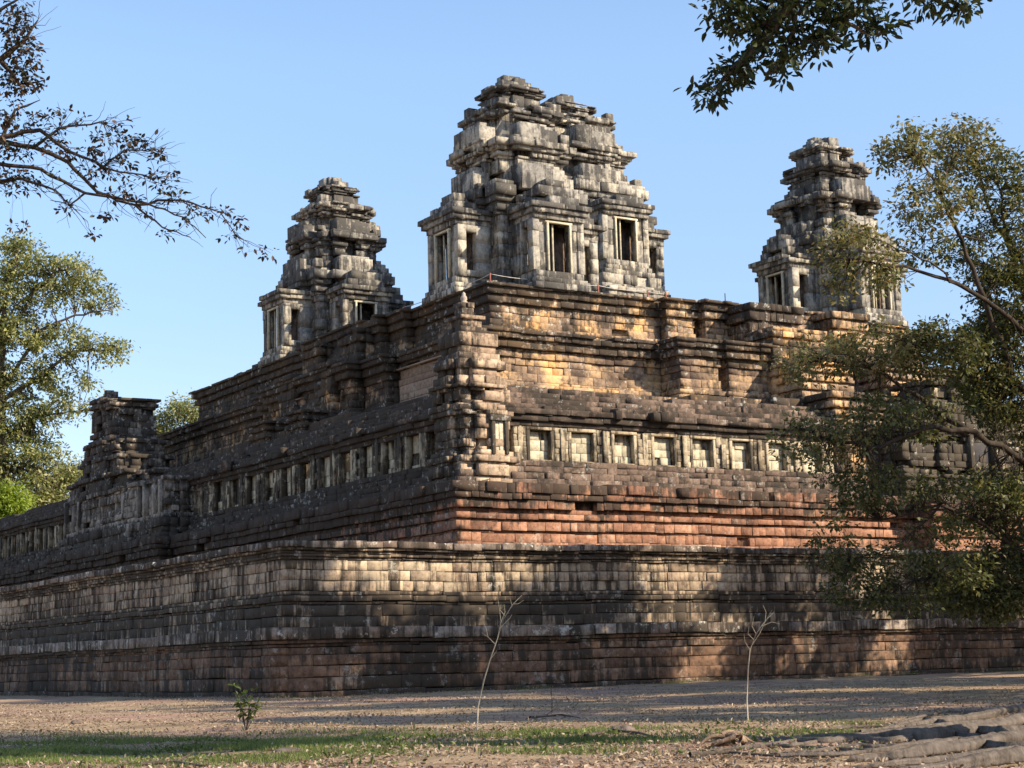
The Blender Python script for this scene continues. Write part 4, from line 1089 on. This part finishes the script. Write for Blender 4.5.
# bare twig and fallen branches
for lb, pa, z1 in (('thin dead twig standing in the dirt in front of the wall', [(552, 714), (552, 700), (551, 688)], 0), ):
    b = on_ground(*pa[0]); w_ = Wood(); w_.add([at(x, y, b[1] / math.cos(PITCH)) - b for x, y in pa], [.014, .01, .006], 5)
    tag(w_.build('twig', M_bark_dark, None), lb, 'twig').location = tuple(b)
for lb, pa in (('fallen dark branch lying on the dirt at the foot of the twig', [(530, 716), (545, 715), (562, 714), (580, 717)]), ('broken stick lying at the bottom edge below the shrub', [(140, 764), (175, 762), (205, 768)]),
               ('crooked pale stick lying among the leaves beside the stone', [(585, 741), (612, 735), (640, 738), (655, 742)]), ('thin root-like stick lying in front of the splintered stump', [(690, 757), (730, 754), (790, 757)])):
    b = on_ground(*pa[0]); w_ = Wood(); rs = np.random.default_rng(len(lb))
    w_.add([on_ground(x, y) - b + (0, 0, .04 + .03 * rs.random()) for x, y in pa], list(np.linspace(.045, .015, len(pa))), 6)
    w_.add([on_ground(*pa[1]) - b + (0, 0, .05), on_ground(*pa[1]) - b + (.25, .5, .2)], [.02, .006], 5)
    tag(w_.build('fallen_stick', M_bark, None), lb, 'stick').location = tuple(b)

# dead leaves and thin grass on the ground
rs = np.random.default_rng(21)
n = 64000
y = 22 + 72 * rs.random(n) ** 1.8; x = (rs.random(n) - .5) * 2 * (.31 * y + 2)
keep = rs.random(n) < .35 + .65 * (np.sin(x * .9 + 2 * np.sin(y * .5)) * np.sin(y * .8 + x * .2) > -.1)
x, y = x[keep], y[keep]; n = len(x)
dr = rs.normal(0, 1, (n, 3)); dr[:, 2] = .12
uu = rs.random(5200) * 118 - 2; side = rs.random(5200) < .45; off_ = np.abs(rs.normal(0, .55, 5200)) + .2
bx = np.where(side, CORNER[0] - UX[0] * off_ + VX[0] * (uu * .55), CORNER[0] + UX[0] * uu * .7 - VX[0] * off_)
by = np.where(side, CORNER[1] - UX[1] * off_ + VX[1] * (uu * .55), CORNER[1] + UX[1] * uu * .7 - VX[1] * off_)
x = np.concatenate([x, bx]); y = np.concatenate([y, by]); n = len(x)
dr = rs.normal(0, 1, (n, 3)); dr[:, 2] = .12
V, F = leaf_arrays(np.stack([x, y, gz(x, y) + .015 + .02 * rs.random(n)], 1), .085, rs, 0, .5, .25, True, dr)
tag(mesh_obj('leaf_litter', V, F, M_litter), 'dry fallen leaves scattered over the dirt', 'leaves', kind='stuff')
n = 190000
y = rs.normal(35.5, 3.4, n); x = -14 + 22 * rs.random(n) ** 1.3
pat = np.sin(x * 1.1 + np.sin(y * .9)) + np.sin(y * 1.7 + x * .5) + .7 * np.sin(x * 3.1 + y * 2.3)
keep = (pat + rs.normal(0, .5, n) > .1 + .12 * (x + 6).clip(0)) & (y > 29); x, y = x[keep], y[keep]; n = len(x)
uu = rs.random(9000) * 90; cl_ = np.sin(uu * 1.3) + np.sin(uu * .47 + 1) + rs.normal(0, .4, 9000) > .7; uu = uu[cl_]; off_ = rs.random(len(uu)) * .5 + .2
x = np.concatenate([x, CORNER[0] + UX[0] * uu - VX[0] * off_]); y = np.concatenate([y, CORNER[1] + UX[1] * uu - VX[1] * off_]); n = len(x)
h = rs.uniform(.03, .13, n) * np.where(y > 60, 1.8, 1); an = rs.uniform(0, math.tau, n); wd = .010
c, sn = np.cos(an), np.sin(an); z = gz(x, y); lx, ly = rs.normal(0, .04, n), rs.normal(0, .04, n)
V = np.stack([np.stack([x - c * wd, y - sn * wd, z - .01], 1), np.stack([x + c * wd, y + sn * wd, z - .01], 1), np.stack([x + lx, y + ly, z + h], 1)], 1).reshape(-1, 3)
F = (np.arange(n) * 3)[:, None] + np.array([[0, 1, 2]])
tag(mesh_obj('grass', V, F, M_grass), 'short thin green grass in a belt across the dirt', 'grass', kind='stuff')

# broad-leaved weeds in the grass belt
n = 9000
y = rs.normal(35, 3.6, n); x = -14 + 20 * rs.random(n) ** 1.3
keep = (np.sin(x * 1.7 + np.sin(y * 1.3)) + np.sin(y * 2.1 + x * .8) + rs.normal(0, .5, n) > .5) & (y > 28); x, y = x[keep], y[keep]; n = len(x)
dr = rs.normal(0, 1, (n, 3)); dr[:, 2] = .5
V, F = leaf_arrays(np.stack([x, y, gz(x, y) + .03 * rs.random(n)], 1), .11, rs, -.2, .45, .25, True, dr)
tag(mesh_obj('weeds', V, F, M_leaf_s), 'low broad leaved weeds growing through the grass belt', 'weeds', kind='stuff')
